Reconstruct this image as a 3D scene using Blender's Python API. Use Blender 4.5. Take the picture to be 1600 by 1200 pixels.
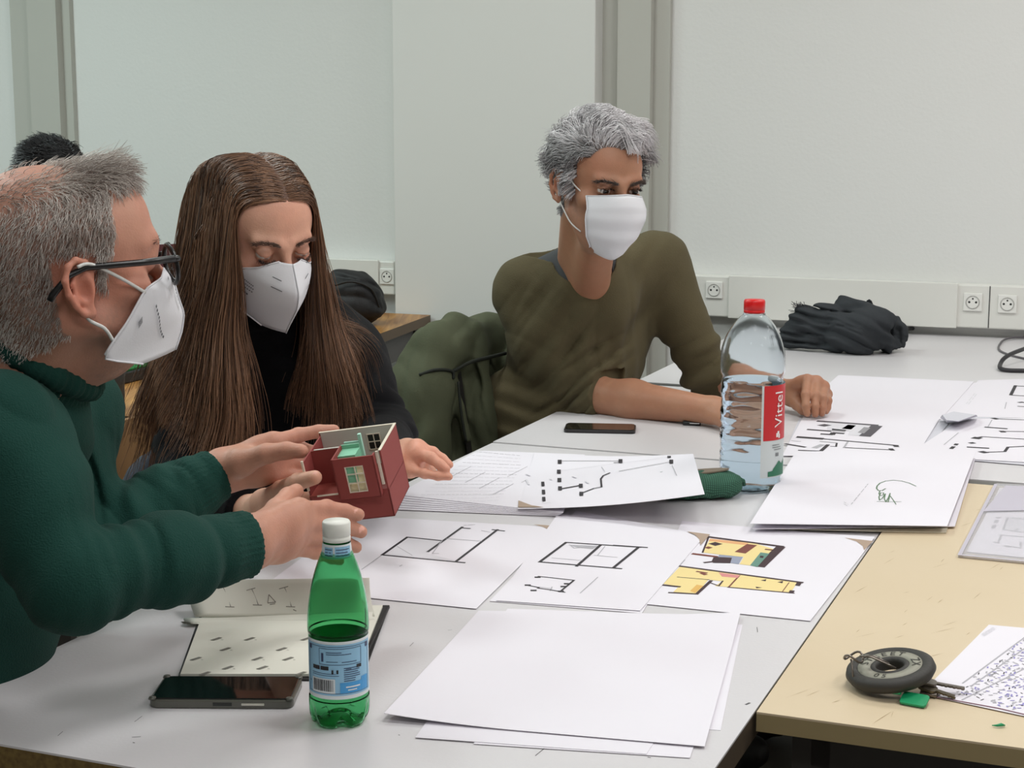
import bpy, bmesh, math, random
import numpy as np
from mathutils import Vector, Matrix
for _o in list(bpy.data.objects): bpy.data.objects.remove(_o)
SC = bpy.context.scene; COL = SC.collection
R = math.radians
# ------------------------------------------------------------------ camera
FPX, PITCH, CAMZ = 2500.0, R(9.1), 1.35
cam_d = bpy.data.cameras.new('camera'); cam = bpy.data.objects.new('camera', cam_d); COL.objects.link(cam)
cam_d.sensor_width = 36; cam_d.lens = FPX/1600*36; cam_d.clip_start = .05
cam.location = (0, 0, CAMZ); cam.rotation_euler = (math.pi/2-PITCH, 0, 0)
SC.camera = cam
# ------------------------------------------------------------------ colour, world, lamps
SC.view_settings.view_transform = 'Standard'; SC.view_settings.look = 'None'
SC.view_settings.exposure = -1.24; SC.view_settings.gamma = 1; SC.view_settings.use_curve_mapping = False
world = bpy.data.worlds.new('world'); SC.world = world; world.use_nodes = True
world.node_tree.nodes['Background'].inputs[0].default_value = (.80, .86, .9, 1)
world.node_tree.nodes['Background'].inputs[1].default_value = .30
U = Vector((.373, .928, 0)).normalized()      # away from the camera, along the table edges
V = Vector((.928, -.373, 0)).normalized()     # to the right, along the back wall
UP = Vector((0, 0, 1))
CEIL = 2.75
# (position, colour, power) of the ceiling light panels
LAMPS = [((-3.2, 3.2), (.84, 1.0, .98), 62), ((-1.3, 2.3), (.93, 1.0, .98), 30), ((.5, 1.7), (1, .98, .97), 30), ((1.9, 1.2), (1, .96, .95), 30),
         ((-2.3, 4.3), (.84, 1.0, .97), 62), ((-.4, 3.8), (.95, 1.0, .97), 27), ((1.3, 3.3), (1, .97, .95), 28), ((2.6, 2.7), (1, .94, .93), 32),
         ((-.1, -.1), (1, .97, .98), 28), ((1.3, -.6), (1, .97, .97), 26)]
def add_lamps():
    for (x, y), c, p in LAMPS:
        root = empty('ceiling_light', (x, y, CEIL), math.atan2(V.y, V.x))
        tag(root, 'square ceiling light panel out of view above the tables', 'ceiling light', 'ceiling light panels')
        b = MB(); b.box((-.31, -.31, -.03), (.31, -.28, 0)); b.box((-.31, .28, -.03), (.31, .31, 0)); b.box((-.31, -.28, -.03), (-.28, .28, 0)); b.box((.28, -.28, -.03), (.31, .28, 0))
        b.build('frame', M('lamp_frame', (.8, .8, .8)), root)
        d = MB(); d.box((-.28, -.28, -.022), (.28, .28, -.012)); d.build('diffuser', M('lamp_diffuser', (.9, .9, .9), emit=(c, 4)), root)
        ld = bpy.data.lights.new('panel_light', 'AREA'); ld.shape = 'SQUARE'; ld.size = .55; ld.energy = p; ld.color = c
        lo = bpy.data.objects.new('panel_light', ld); COL.objects.link(lo); lo.parent = root; lo.location = (0, 0, -.035)

# ------------------------------------------------------------------ pixel -> world helpers
_ct, _st = math.cos(PITCH), math.sin(PITCH)
def ray(px, py):
    a, b = (px-800)/FPX, (600-py)/FPX
    return Vector((a, _ct + b*_st, -_st + b*_ct))
CAM = Vector((0, 0, CAMZ))
def W(px, py, Y):
    d = ray(px, py); return CAM + d*(Y/d.y)
def T(px, py, z=.75):
    d = ray(px, py); return CAM + d*((z-CAMZ)/d.z)
def onplane(px, py, p, n):
    d = ray(px, py); p = Vector(p); n = Vector(n)
    return CAM + d*((p-CAM).dot(n)/d.dot(n))
# ------------------------------------------------------------------ objects and tags
def empty(name, loc=(0, 0, 0), rz=0, parent=None):
    o = bpy.data.objects.new(name, None); COL.objects.link(o); o.location = loc; o.rotation_euler = (0, 0, rz); o.empty_display_size = .05
    if parent: o.parent = parent
    return o
def tag(o, label=None, cat=None, group=None, kind=None):
    if label: o['label'] = label
    if cat: o['category'] = cat
    if group: o['group'] = group
    if kind: o['kind'] = kind
    return o
def structure(o): o['kind'] = 'structure'; return o
def copy_tree(o, parent=None):
    c = o.copy(); COL.objects.link(c); c.parent = parent
    for ch in [x for x in bpy.data.objects if x.parent == o]: copy_tree(ch, c)
    return c
def link_mesh(name, verts, faces, mats, parent=None, midx=None, smooth=False, loc=None):
    me = bpy.data.meshes.new(name); me.from_pydata([tuple(v) for v in verts], [], [tuple(int(i) for i in f) for f in faces])
    if not isinstance(mats, (list, tuple)): mats = [mats]
    for m in mats: me.materials.append(m)
    if midx is not None: me.polygons.foreach_set('material_index', midx)
    if smooth: me.polygons.foreach_set('use_smooth', [True]*len(me.polygons))
    me.update()
    o = bpy.data.objects.new(name, me); COL.objects.link(o)
    if parent: o.parent = parent
    if loc is not None: o.location = loc
    return o
class MB:
    """collects boxes, tubes, lathes and prisms into ONE mesh"""
    def __init__(s): s.v = []; s.f = []; s.m = []; s.sm = []; s.mi = 0; s.smooth = False
    def add(s, vs, fs, M4=None):
        n = len(s.v)
        s.v += [tuple(M4 @ Vector(v)) if M4 is not None else tuple(v) for v in vs]
        s.f += [tuple(i+n for i in f) for f in fs]; s.m += [s.mi]*len(fs); s.sm += [s.smooth]*len(fs)
    def box(s, a, b, M4=None):
        x0, y0, z0 = a; x1, y1, z1 = b
        s.add([(x0,y0,z0),(x1,y0,z0),(x1,y1,z0),(x0,y1,z0),(x0,y0,z1),(x1,y0,z1),(x1,y1,z1),(x0,y1,z1)],
              [(0,3,2,1),(4,5,6,7),(0,1,5,4),(1,2,6,5),(2,3,7,6),(3,0,4,7)], M4)
    def hexa(s, lo, hi):   # two quads
        s.add(list(lo)+list(hi), [(3,2,1,0),(4,5,6,7),(0,1,5,4),(1,2,6,5),(2,3,7,6),(3,0,4,7)])
    def prism(s, pts, z0, z1, M4=None):
        n = len(pts)
        s.add([(p[0], p[1], z0) for p in pts]+[(p[0], p[1], z1) for p in pts],
              [tuple(range(n-1, -1, -1)), tuple(range(n, 2*n))]+[(i, (i+1) % n, (i+1) % n+n, i+n) for i in range(n)], M4)
    def tube(s, pts, r, n=8, closed=False, cap=True):
        pts = [Vector(p) for p in pts]; m = len(pts)
        rs = r if isinstance(r, (list, tuple)) else [r]*m
        vs = []; prev = None
        for i, p in enumerate(pts):
            if closed: t = pts[(i+1) % m]-pts[i-1]
            else: t = pts[min(i+1, m-1)]-pts[max(i-1, 0)]
            t.normalize()
            if prev is None:
                a = Vector((0, 0, 1)) if abs(t.z) < .9 else Vector((1, 0, 0)); x = t.cross(a).normalized()
            else: x = (prev-t*prev.dot(t)).normalized()
            prev = x; y = t.cross(x)
            vs += [tuple(p+(x*math.cos(2*math.pi*k/n)+y*math.sin(2*math.pi*k/n))*rs[i]) for k in range(n)]
        fs = []
        for i in range(m if closed else m-1):
            j = (i+1) % m
            fs += [(i*n+k, i*n+(k+1) % n, j*n+(k+1) % n, j*n+k) for k in range(n)]
        if cap and not closed: fs += [tuple(range(n-1, -1, -1)), tuple((m-1)*n+k for k in range(n))]
        o = s.smooth; s.smooth = True; s.add(vs, fs); s.smooth = o
    def lathe(s, prof, n=32, M4=None, mod=None):
        vs = []; fs = []
        for i, (r, z) in enumerate(prof):
            for k in range(n):
                a = 2*math.pi*k/n; rr, zz = (r, z) if mod is None else mod(r, z, a)
                vs.append((rr*math.cos(a), rr*math.sin(a), zz))
        for i in range(len(prof)-1):
            fs += [(i*n+k, i*n+(k+1) % n, (i+1)*n+(k+1) % n, (i+1)*n+k) for k in range(n)]
        o = s.smooth; s.smooth = True; s.add(vs, fs, M4); s.smooth = o
    def build(s, name, mats, parent=None, loc=None, bevel=0):
        o = link_mesh(name, s.v, s.f, mats, parent, s.m, False, loc)
        o.data.polygons.foreach_set('use_smooth', s.sm)
        if bevel:
            b = o.modifiers.new('bevel', 'BEVEL'); b.width = bevel; b.segments = 2; b.limit_method = 'ANGLE'
        return o
# ------------------------------------------------------------------ materials
_mats = {}
def srgb(r, g=None, b=None):
    if g is None: r, g, b = r
    f = lambda c: (c/255/12.92 if c/255 <= .04045 else ((c/255+.055)/1.055)**2.4)
    return (f(r), f(g), f(b))
def M(name, col=(.8, .8, .8), rough=.5, metal=0, emit=None, noise=None, bump=None, **kw):
    """noise=(scale, amount, col2), bump=(scale, strength)"""
    if name in _mats: return _mats[name]
    m = bpy.data.materials.new(name); m.use_nodes = True; nt = m.node_tree; b = nt.nodes['Principled BSDF']
    b.inputs['Base Color'].default_value = (*col, 1); b.inputs['Roughness'].default_value = rough; b.inputs['Metallic'].default_value = metal
    for k, v in kw.items(): b.inputs[k.replace('_', ' ')].default_value = v
    if emit: b.inputs['Emission Color'].default_value = (*emit[0], 1); b.inputs['Emission Strength'].default_value = emit[1]
    tc = nt.nodes.new('ShaderNodeTexCoord')
    if noise:
        n = nt.nodes.new('ShaderNodeTexNoise'); n.inputs['Scale'].default_value = noise[0]; n.inputs['Detail'].default_value = 5
        nt.links.new(tc.outputs['Object'], n.inputs['Vector'])
        mr = nt.nodes.new('ShaderNodeMapRange'); mr.inputs['From Min'].default_value = .35; mr.inputs['From Max'].default_value = .65; mr.inputs['To Max'].default_value = noise[1]
        nt.links.new(n.outputs['Fac'], mr.inputs['Value'])
        mx = nt.nodes.new('ShaderNodeMix'); mx.data_type = 'RGBA'; mx.inputs[6].default_value = (*col, 1); mx.inputs[7].default_value = (*noise[2], 1)
        nt.links.new(mr.outputs[0], mx.inputs[0]); nt.links.new(mx.outputs[2], b.inputs['Base Color'])
    if bump:
        n2 = nt.nodes.new('ShaderNodeTexNoise'); n2.inputs['Scale'].default_value = bump[0]; n2.inputs['Detail'].default_value = 4
        nt.links.new(tc.outputs['Object'], n2.inputs['Vector'])
        bp = nt.nodes.new('ShaderNodeBump'); bp.inputs['Strength'].default_value = bump[1]; bp.inputs['Distance'].default_value = .004
        nt.links.new(n2.outputs['Fac'], bp.inputs['Height']); nt.links.new(bp.outputs[0], b.inputs['Normal'])
    _mats[name] = m; return m
def M_attr(name, rough=.5, bump=None, sss=0, **kw):
    """base colour from the mesh's 'col' attribute"""
    if name in _mats: return _mats[name]
    m = M(name, (.8, .8, .8), rough, bump=bump, **kw); nt = m.node_tree; b = nt.nodes['Principled BSDF']
    a = nt.nodes.new('ShaderNodeAttribute'); a.attribute_name = 'col'; nt.links.new(a.outputs['Color'], b.inputs['Base Color'])
    if sss: b.inputs['Subsurface Weight'].default_value = sss; b.inputs['Subsurface Radius'].default_value = (.012, .004, .002); b.inputs['Subsurface Scale'].default_value = 1.0
    return m
def set_col(o, cols):
    at = o.data.color_attributes.new('col', 'FLOAT_COLOR', 'POINT')
    c = np.ones((len(o.data.vertices), 4), np.float32); c[:, :3] = cols; at.data.foreach_set('color', c.ravel())
# ------------------------------------------------------------------ the room (frame: x along V, y along U, z up)
RM = Matrix(((V.x, U.x, 0, 0), (V.y, U.y, 0, 0), (0, 0, 1, 0), (0, 0, 0, 1)))
def RW(v, u, z=0): return V*v + U*u + Vector((0, 0, z))
def vu(p): return (p.dot(V), p.dot(U))
WALL_U = 4.80
def wl(px, py, off=0):
    p = onplane(px, py, U*(WALL_U-off), U); return p.dot(V), p.z
m_wall = M('woodchip_paint', srgb(224, 224, 221), .75, bump=(90, .16))
m_smooth = M('smooth_paint', srgb(221, 221, 217), .6)
m_post = M('post_paint', srgb(186, 185, 177), .6)
def build_room():
    b = MB(); b.box((-6, WALL_U, 0), (4.2, WALL_U+.12, CEIL), RM); structure(b.build('wall_back', m_wall))
    b = MB(); b.box((-6.1, -2.6, 0), (-6, WALL_U, CEIL), RM); structure(b.build('wall_left', m_wall))
    b = MB(); b.box((4.2, -2.6, 0), (4.3, WALL_U, CEIL), RM); structure(b.build('wall_right', m_wall))
    b = MB(); b.box((-6, -2.7, 0), (4.2, -2.6, CEIL), RM); structure(b.build('wall_front', m_wall))
    b = MB(); b.box((-6.1, -2.7, -.1), (4.3, WALL_U+.12, 0), RM); structure(b.build('floor', M('floor_vinyl', srgb(120, 112, 104), .5, noise=(6, .6, srgb(100, 94, 88)))))
    b = MB(); b.box((-6.1, -2.7, CEIL), (4.3, WALL_U+.12, CEIL+.1), RM); structure(b.build('ceiling', M('ceiling_tile', srgb(225, 225, 220), .8, bump=(30, .3))))
    # posts between the wall panels: side strip | dark joint | front | side strip
    def post(name, xa, xb, xc, xd, py, z0=0):
        va, vb, vc, vd = [wl(x, py, .03)[0] for x in (xa, xb, xc, xd)]
        b = MB(); b.mi = 0
        b.box((va, WALL_U-.03, z0), (vb-.003, WALL_U, CEIL), RM); b.box((vb+.003, WALL_U-.055, z0), (vc, WALL_U, CEIL), RM); b.box((vc, WALL_U-.022, z0), (vd, WALL_U, CEIL), RM)
        b.mi = 1; b.box((vb-.003, WALL_U-.012, z0), (vb+.003, WALL_U, CEIL), RM)
        return structure(b.build(name, [m_post, M('dark_joint', (.03, .03, .03), .8)]))
    post('trim_1', 928, 967, 1020, 1045, 100)
    post('trim_2', 22, 54, 100, 112, 160)
    # projecting boxed-in riser that the socket trunking runs into
    v0, v1 = wl(615, 300, .10)[0], wl(928, 300, .10)[0]
    b = MB(); b.box((v0, WALL_U-.10, 0), (v1, WALL_U, CEIL), RM); structure(b.build('trim_3', m_smooth, bevel=.004))
build_room()
m_pvc = M('white_trunking', srgb(226, 225, 219), .35)
def socket(parent, v, z, off, plate=.026):
    """square plate with a recessed round French socket"""
    s = MB(); y = WALL_U-off
    s.box((v-plate, y-.006, z-plate), (v+plate, y, z+plate), RM)
    pl = s.build('socket_plate', M('socket_white', srgb(234, 233, 228), .3), parent, bevel=.002)
    c = MB(); n = 28
    ring = []
    Mx = RM @ Matrix.Translation((v, y-.006, z)) @ Matrix.Rotation(math.pi/2, 4, 'X')
    c.lathe([(.0185, -.002), (.0195, .0015), (.0175, .002), (.0168, -.0008), (0, -.0009)], n, Mx)
    c.build('socket_well', M('socket_grey', srgb(178, 177, 172), .4), pl)
    h = MB()
    for dx, dz, r in ((-.0095, 0, .0032), (.0095, 0, .0032), (0, .010, .0026)):
        h.lathe([(r, -.0004), (r, .0003), (0, .0004)], 12, Mx @ Matrix.Translation((dx, dz, 0)))
    h.build('pin_holes', M('socket_hole', (.02, .02, .02), .6), pl)
def trunking():
    def run(x0, x1, yt0, yb0, label, covers, plates, dividers):
        v0, zt = wl(x0, yt0, .05); _, zb = wl(x0, yb0, .05); v1 = wl(x1, 460, .05)[0]
        if x0 > 1000: v0 = wl(930, 430, .05)[0]
        root = empty('cable_trunking', RW((v0+v1)/2, WALL_U, zb)); root.rotation_euler = (0, 0, 0)
        tag(root, label, 'trunking')
        inv = Matrix.Translation(-root.location)
        def P(mb, name, mat, **k):
            mb.v = [tuple(inv @ Vector(p)) for p in mb.v]; return mb.build(name, mat, root, **k)
        b = MB(); b.box((v0, WALL_U-.05, zb), (v1, WALL_U, zt), RM); P(b, 'trunking_body', m_pvc, bevel=.004)
        for (a, c) in covers:
            va, vc = wl(a, 470, .056)[0], wl(c, 470, .056)[0]
            b = MB(); b.box((va, WALL_U-.058, zb-.002), (vc, WALL_U-.05, zt+.003), RM); P(b, 'cover', m_pvc, bevel=.002)
        for d in dividers:
            vd = wl(d, 470, .052)[0]; b = MB(); b.box((vd-.0012, WALL_U-.0515, zb+.002), (vd+.0012, WALL_U-.05, zt-.002), RM); P(b, 'joint', M('dark_joint'))
        for (px, py) in plates:
            v, z = wl(px, py, .052); k = [len(bpy.data.objects)]
            tmp = root; before = set(bpy.data.objects)
            socket(root, v, z, .050)
            for o in set(bpy.data.objects)-before:
                o.data.transform(inv)
    run(1060, 1720, 429, 492, 'long white socket trunking running above the grey tables', [(1138, 1496)], [(1116, 453), (1520, 472), (1574, 475)], [1546])
    run(480, 616, 404, 455, 'short white socket trunking above the wooden desk, ending at the boxed riser', [(500, 592)], [(605, 432)], [592])
trunking()
# ------------------------------------------------------------------ tables
m_gtop = M('grey_laminate', srgb(215, 212, 214), .38, noise=(3, .35, srgb(207, 204, 206)), bump=(220, .06))
m_chip = M('chipboard_edge', srgb(120, 98, 52), .8, noise=(160, .8, srgb(88, 68, 34)))
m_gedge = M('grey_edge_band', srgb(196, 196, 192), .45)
m_dkedge = M('dark_wood_edge', srgb(74, 62, 46), .6, noise=(20, .6, srgb(54, 44, 32)))
m_steel = M('dark_steel', srgb(52, 48, 46), .5)
def table(name, label, v0, v1, u0, u1, top, th, mats, edge_mi=(1, 1, 1, 1), legs=None, leg_r=.02, marks=None, group=None, apron=True, cat='table'):
    """top slab with laminate face, four legs, apron rails; root at floor centre"""
    cv, cu = (v0+v1)/2, (u0+u1)/2
    root = empty(name, RW(cv, cu, 0), math.atan2(V.y, V.x)); tag(root, label, cat, group)
    hv, hu = (v1-v0)/2, (u1-u0)/2
    b = MB(); lo = [(-hv,-hu,top-th),(hv,-hu,top-th),(hv,hu,top-th),(-hv,hu,top-th)]; hi = [(x, y, top) for x, y, _ in lo]
    b.add(hi, [(0, 1, 2, 3)]); b.mi = 1; b.add(lo, [(3, 2, 1, 0)])
    e = .0012
    for k, (i, j) in enumerate(((0, 1), (1, 2), (2, 3), (3, 0))):
        b.mi = 0; A, B = Vector(hi[i]), Vector(hi[j]); d = Vector((0, 0, -.0022))
        b.add([A+d, B+d, B, A], [(0, 1, 2, 3)])
        b.mi = edge_mi[k]; b.add([lo[i], lo[j], B+d, A+d], [(0, 1, 2, 3)])
    if marks: b.mi = len(mats)-1; marks(b, root)
    b.build('tabletop', mats, root)
    if legs is None: legs = [(-hv+.05, -hu+.06), (hv-.05, -hu+.06), (hv-.05, hu-.06), (-hv+.05, hu-.06)]
    for (x, y) in legs:
        l = MB(); l.box((x-leg_r, y-leg_r, 0), (x+leg_r, y+leg_r, top-th)); l.build('leg', m_steel, root)
    if apron:
        a = MB(); s = .05
        a.box((-hv+s, -hu+.04, top-th-.045), (hv-s, -hu+.06, top-th)); a.box((-hv+s, hu-.06, top-th-.045), (hv-s, hu-.04, top-th))
        a.box((-hv+s-.012, -hu+.05, top-th-.045), (-hv+s+.012, hu-.05, top-th)); a.box((hv-s-.012, -hu+.05, top-th-.045), (hv-s+.012, hu-.05, top-th))
        a.build('apron', m_steel, root)
    return root
EV = -.359     # the shared edge line between the grey and the beige table
def grey_marks(b, root):   # dents and pencil strokes on the front table
    inv = Matrix.Rotation(-root.rotation_euler.z, 4, 'Z') @ Matrix.Translation(-root.location)
    def dash(p, q, w):
        A, B = T(*p), T(*q); d = (B-A).normalized(); n = Vector((-d.y, d.x, 0))*w/2; h = Vector((0, 0, .0002))
        b.add([inv @ (A-n+h), inv @ (B-n+h), inv @ (B+n*.3+h), inv @ (A+n*.3+h)], [(0, 1, 2, 3)])
    for p, q, w in [((836,1181),(852,1168),.0016),((1164,1101),(1171,1098),.004),((1183,980),(1184,988),.0012),((210,1128),(222,1119),.001),((206,1152),(220,1151),.0016),((208,1160),(211,1161),.002),((1012,1183),(1017,1184),.002),((623,1148),(625,1149),.0016),((640,1010),(646,1004),.001),((90,1150),(98,1143),.001),((700,985),(706,984),.001)]: dash(p, q, w)
table('work_table', 'large grey laminate table with bare chipboard front edge, under the drawings', -1.165, EV, 1.205, 2.795, .75, .03,
      [m_gtop, m_chip, m_gedge, m_dkedge, M('pencil_mark', srgb(90, 88, 90), .7)], (1, 3, 2, 2), marks=grey_marks)
random.seed(5)
def scratches(b, root):
    for _ in range(130):
        x, y = random.uniform(-.38, .38), random.uniform(-.58, .58); a = R(random.choice([55, 62, 70, 78, 84])+random.uniform(-8, 8)); L = random.uniform(.012, .05); w = random.uniform(.0004, .0009)
        d = Vector((math.cos(a), math.sin(a), 0)); n = Vector((-d.y, d.x, 0))*w; c = Vector((x, y, .7532))
        b.add([c-d*L/2, c+n*.5, c+d*L/2, c-n*.5], [(0, 3, 2, 1)])
m_btop = M('beige_laminate', srgb(217, 199, 170), .42, noise=(2.2, .55, srgb(208, 188, 155)), bump=(160, .05))
table('drawing_table', 'scratched beige laminate table with a khaki edge, beside the grey table', EV+.004, .45, 1.562, 2.757, .753, .021,
      [m_btop, M('khaki_edge', srgb(160, 143, 104), .5), M('scratch_dark', srgb(164, 140, 100), .7)], (1, 1, 1, 1), marks=scratches)
table('work_table', 'grey laminate table set crosswise, under the far plans and clear water bottle', -1.165, .45, 2.80, 3.575, .7515, .022,
      [m_gtop, m_gedge], legs=[(-.55, -.34), (.7, -.34), (.7, .34), (-.55, .34)])
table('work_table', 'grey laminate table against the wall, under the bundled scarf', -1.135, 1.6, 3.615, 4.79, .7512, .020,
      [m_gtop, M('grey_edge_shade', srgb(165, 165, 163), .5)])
m_wood = M('oak_laminate', srgb(176, 124, 62), .4)
def wood_nodes():
    nt = m_wood.node_tree; b = nt.nodes['Principled BSDF']
    tc = [n for n in nt.nodes if n.type == 'TEX_COORD'][0]
    mp = nt.nodes.new('ShaderNodeMapping'); mp.inputs['Scale'].default_value = (30, 2.2, 6)
    n = nt.nodes.new('ShaderNodeTexNoise'); n.inputs['Scale'].default_value = 1.5; n.inputs['Detail'].default_value = 6; n.inputs['Distortion'].default_value = .6
    cr = nt.nodes.new('ShaderNodeValToRGB'); cr.color_ramp.elements[0].position = .35; cr.color_ramp.elements[1].position = .68
    cr.color_ramp.elements[0].color = (*srgb(140, 92, 42), 1); cr.color_ramp.elements[1].color = (*srgb(192, 142, 78), 1)
    nt.links.new(tc.outputs['Object'], mp.inputs[0]); nt.links.new(mp.outputs[0], n.inputs[0]); nt.links.new(n.outputs[0], cr.inputs[0]); nt.links.new(cr.outputs[0], b.inputs['Base Color'])
wood_nodes()
def wood_desk(label, pts_px, edge_m, leg_pts, apron_line, z=.75, th=.03):
    P = [RW(*p, z) for p in pts_px]
    c = sum(P, Vector())/len(P); c.z = 0
    root = empty('school_desk', c); tag(root, label, 'desk')
    b = MB(); n = len(P); hi = [p-c for p in P]; lo = [p-Vector((0, 0, th)) for p in hi]
    b.add(hi, [tuple(range(n))]); b.mi = 1; b.add(lo, [tuple(range(n-1, -1, -1))])
    b.add(lo+hi, [(i, (i+1) % n, (i+1) % n+n, i+n) for i in range(n)])
    b.build('desktop', [m_wood, edge_m], root)
    for q in leg_pts:
        q = Vector(q)-c; q.z = 0
        l = MB(); l.box((q.x-.02, q.y-.02, 0), (q.x+.02, q.y+.02, z-th)); l.build('leg', m_steel, root)
    if apron_line:
        A, B, dpt = apron_line; A = A-c; B = B-c; d = (B-A).normalized(); nrm = Vector((-d.y, d.x, 0))*.01
        a = MB(); zt, zb = z-th, z-th-dpt
        a.hexa([(A-nrm).to_2d().to_3d()+Vector((0,0,zb)), (B-nrm).to_2d().to_3d()+Vector((0,0,zb)), (B+nrm).to_2d().to_3d()+Vector((0,0,zb)), (A+nrm).to_2d().to_3d()+Vector((0,0,zb))],
               [(A-nrm).to_2d().to_3d()+Vector((0,0,zt)), (B-nrm).to_2d().to_3d()+Vector((0,0,zt)), (B+nrm).to_2d().to_3d()+Vector((0,0,zt)), (A+nrm).to_2d().to_3d()+Vector((0,0,zt))])
        a.build('apron', M('grey_apron', srgb(92, 90, 88), .5), root)
m_wedge = M('grey_brown_edge', srgb(96, 76, 52), .5)
fr = RW(-2.17, 4.69); nr = RW(-1.93, 2.775)
dd = (nr-fr).normalized(); sd = Vector((-dd.y, dd.x, 0))
if sd.dot(V) > 0: sd = -sd
wood_desk('long oak desk along the wall behind the woman, holding the dark bag', [(-2.17, 4.69), (-2.50, 4.69), (-2.50, 2.775), (-1.93, 2.775)][::1], m_wedge,
          [fr+sd*.05-U*.05, nr+sd*.05+U*.05, RW(-2.45, 4.6), RW(-2.45, 2.85)], (fr+sd*.045-U*.03, nr+sd*.045+U*.03, .09))
wood_desk('small oak desk with a bare end edge, behind the green sweater', [(-1.925, 2.755), (-2.6, 2.755), (-2.6, 2.1), (-1.80, 2.35)], m_dkedge,
          [RW(-2.0, 2.7), RW(-2.55, 2.7), RW(-2.5, 2.2), RW(-1.9, 2.42)], None)
# ------------------------------------------------------------------ paper sheets and what is drawn on them
m_paper = M('white_paper', srgb(230, 226, 233), .65)
m_ink = M('black_ink', srgb(44, 40, 46), .6); m_gink = M('grey_ink', srgb(176, 174, 180), .7); m_lgink = M('pale_ink', srgb(216, 214, 220), .7)
m_kraft = M('kraft_corner', srgb(172, 150, 132), .7)
PM = [m_paper, m_ink, m_gink, m_lgink, m_kraft]
def text_geo(s, size=1.0, align='CENTER'):
    cu = bpy.data.curves.new('t', 'FONT'); cu.body = s; cu.size = size; cu.align_x = align; cu.align_y = 'CENTER'; cu.resolution_u = 3
    o = bpy.data.objects.new('t', cu); COL.objects.link(o); dg = bpy.context.evaluated_depsgraph_get(); dg.update()
    me = bpy.data.meshes.new_from_object(o.evaluated_get(dg)); vs = [tuple(v.co) for v in me.vertices]; fs = [tuple(p.vertices) for p in me.polygons]
    bpy.data.objects.remove(o); bpy.data.curves.remove(cu); bpy.data.meshes.remove(me); return vs, fs
ZF = .7524
class Sheet:
    """one sheet of paper from its four corners; drawings are strokes lying on it"""
    def __init__(s, name, px, z, label=None, cat='drawing', mats=None, bend=None, group=None, th=.0004, world=None, seg=14):
        s.wk = 1.9 if z == ZF or abs(z-ZF) < .003 and z > .7523 else 1.35
        s.z = z; s.name = name; s.P = world or [T(*p, z) for p in px]; s.c = sum(s.P, Vector())/4
        s.mb = MB(); s.bend = bend or (lambda a, b: 0.0); s.label = label; s.cat = cat; s.group = group; s.mats = mats or PM
        A, B, C_, D = s.P; vs = []
        for t in (0, 1):
            for j in range(seg+1):
                for i in range(seg+1):
                    a, b = i/seg, j/seg
                    p = A*(1-a)*(1-b)+B*a*(1-b)+C_*a*b+D*(1-a)*b
                    vs.append(p-s.c+Vector((0, 0, s.bend(a, b)-(th if t else 0))))
        n = seg+1; fs = []
        for j in range(seg):
            for i in range(seg):
                k = j*n+i; fs.append((k, k+n, k+n+1, k+1)); k += n*n; fs.append((k, k+1, k+n+1, k+n))
        rim = [i for i in range(n)]+[j*n+seg for j in range(1, n)]+[seg*n+i for i in range(seg-1, -1, -1)]+[j*n for j in range(seg-1, 0, -1)]
        s.mb.smooth = True; s.mb.add(vs, fs); s.mb.smooth = False; s.lift = .0003; s.has_bend = bend is not None
        m = len(rim); s.mb.add([vs[a] for a in rim]+[vs[a+n*n] for a in rim], [(q, (q+1) % m, (q+1) % m+m, q+m) for q in range(m)])
    def _h(s, p):
        if not s.has_bend: return 0
        # inverse bilinear by iteration
        a = b = .5; A, B, C_, D = s.P
        for _ in range(8):
            q = A*(1-a)*(1-b)+B*a*(1-b)+C_*a*b+D*(1-a)*b
            da = (B-A)*(1-b)+(C_-D)*b; db = (D-A)*(1-a)+(C_-B)*a; r = p-q
            det = da.x*db.y-da.y*db.x
            a += (r.x*db.y-r.y*db.x)/det; b += (da.x*r.y-da.y*r.x)/det
        return s.bend(a, b)
    def pt(s, p):
        q = T(p[0], p[1], s.z)
        if getattr(s, 'has_bend', False):
            for _ in range(3): h = s._h(q); q = T(p[0], p[1], s.z+h)
            return q
        return q
    def line(s, pts, w=.003, mi=1):
        s.mb.mi = mi; Q = [s.pt(p) for p in pts]; w = w*getattr(s, 'wk', 1)
        for A, B in zip(Q[:-1], Q[1:]):
            d = (B-A); L = d.length
            if L < 1e-6: continue
            d.normalize(); n = Vector((-d.y, d.x, 0))*w/2; e = d*min(w/2, .0022)
            k = 1 if L < .05 or not getattr(s, 'has_bend', False) else 4
            for q in range(k):
                a, b = A.lerp(B, q/k), A.lerp(B, (q+1)/k)
                if q == 0: a = a-e
                if q == k-1: b = b+e
                up = Vector((0, 0, s.lift+random.uniform(0, .00004)))-s.c
                s.mb.add([a-n+up, b-n+up, b+n+up, a+n+up], [(0, 1, 2, 3)])
    def fill(s, pts, mi=1, up=0):
        s.mb.mi = mi; Q = [s.pt(p)-s.c+Vector((0, 0, s.lift+up)) for p in pts]
        ar = sum(Q[i].x*Q[(i+1) % len(Q)].y-Q[(i+1) % len(Q)].x*Q[i].y for i in range(len(Q)))
        if ar < 0: Q = Q[::-1]
        s.mb.add(Q, [tuple(range(len(Q)))])
    def scribble(s, p0, p1, rows, mi=2, w=.0012, seg=(.01, .03), seed=1):
        """rows of tiny strokes between two pixel points, offset step (dx,dy)"""
        rg = random.Random(seed)
        for k in range(rows[0]):
            a = Vector(p0)+Vector(rows[1])*k; b = Vector(p1)+Vector(rows[1])*k; L = (b-a).length; x = 0; d = (b-a)/L
            while x < L:
                l = rg.uniform(3, 9); s.line([a+d*x, a+d*min(L, x+l)], w, mi); x += l+rg.uniform(1.5, 3)
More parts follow.
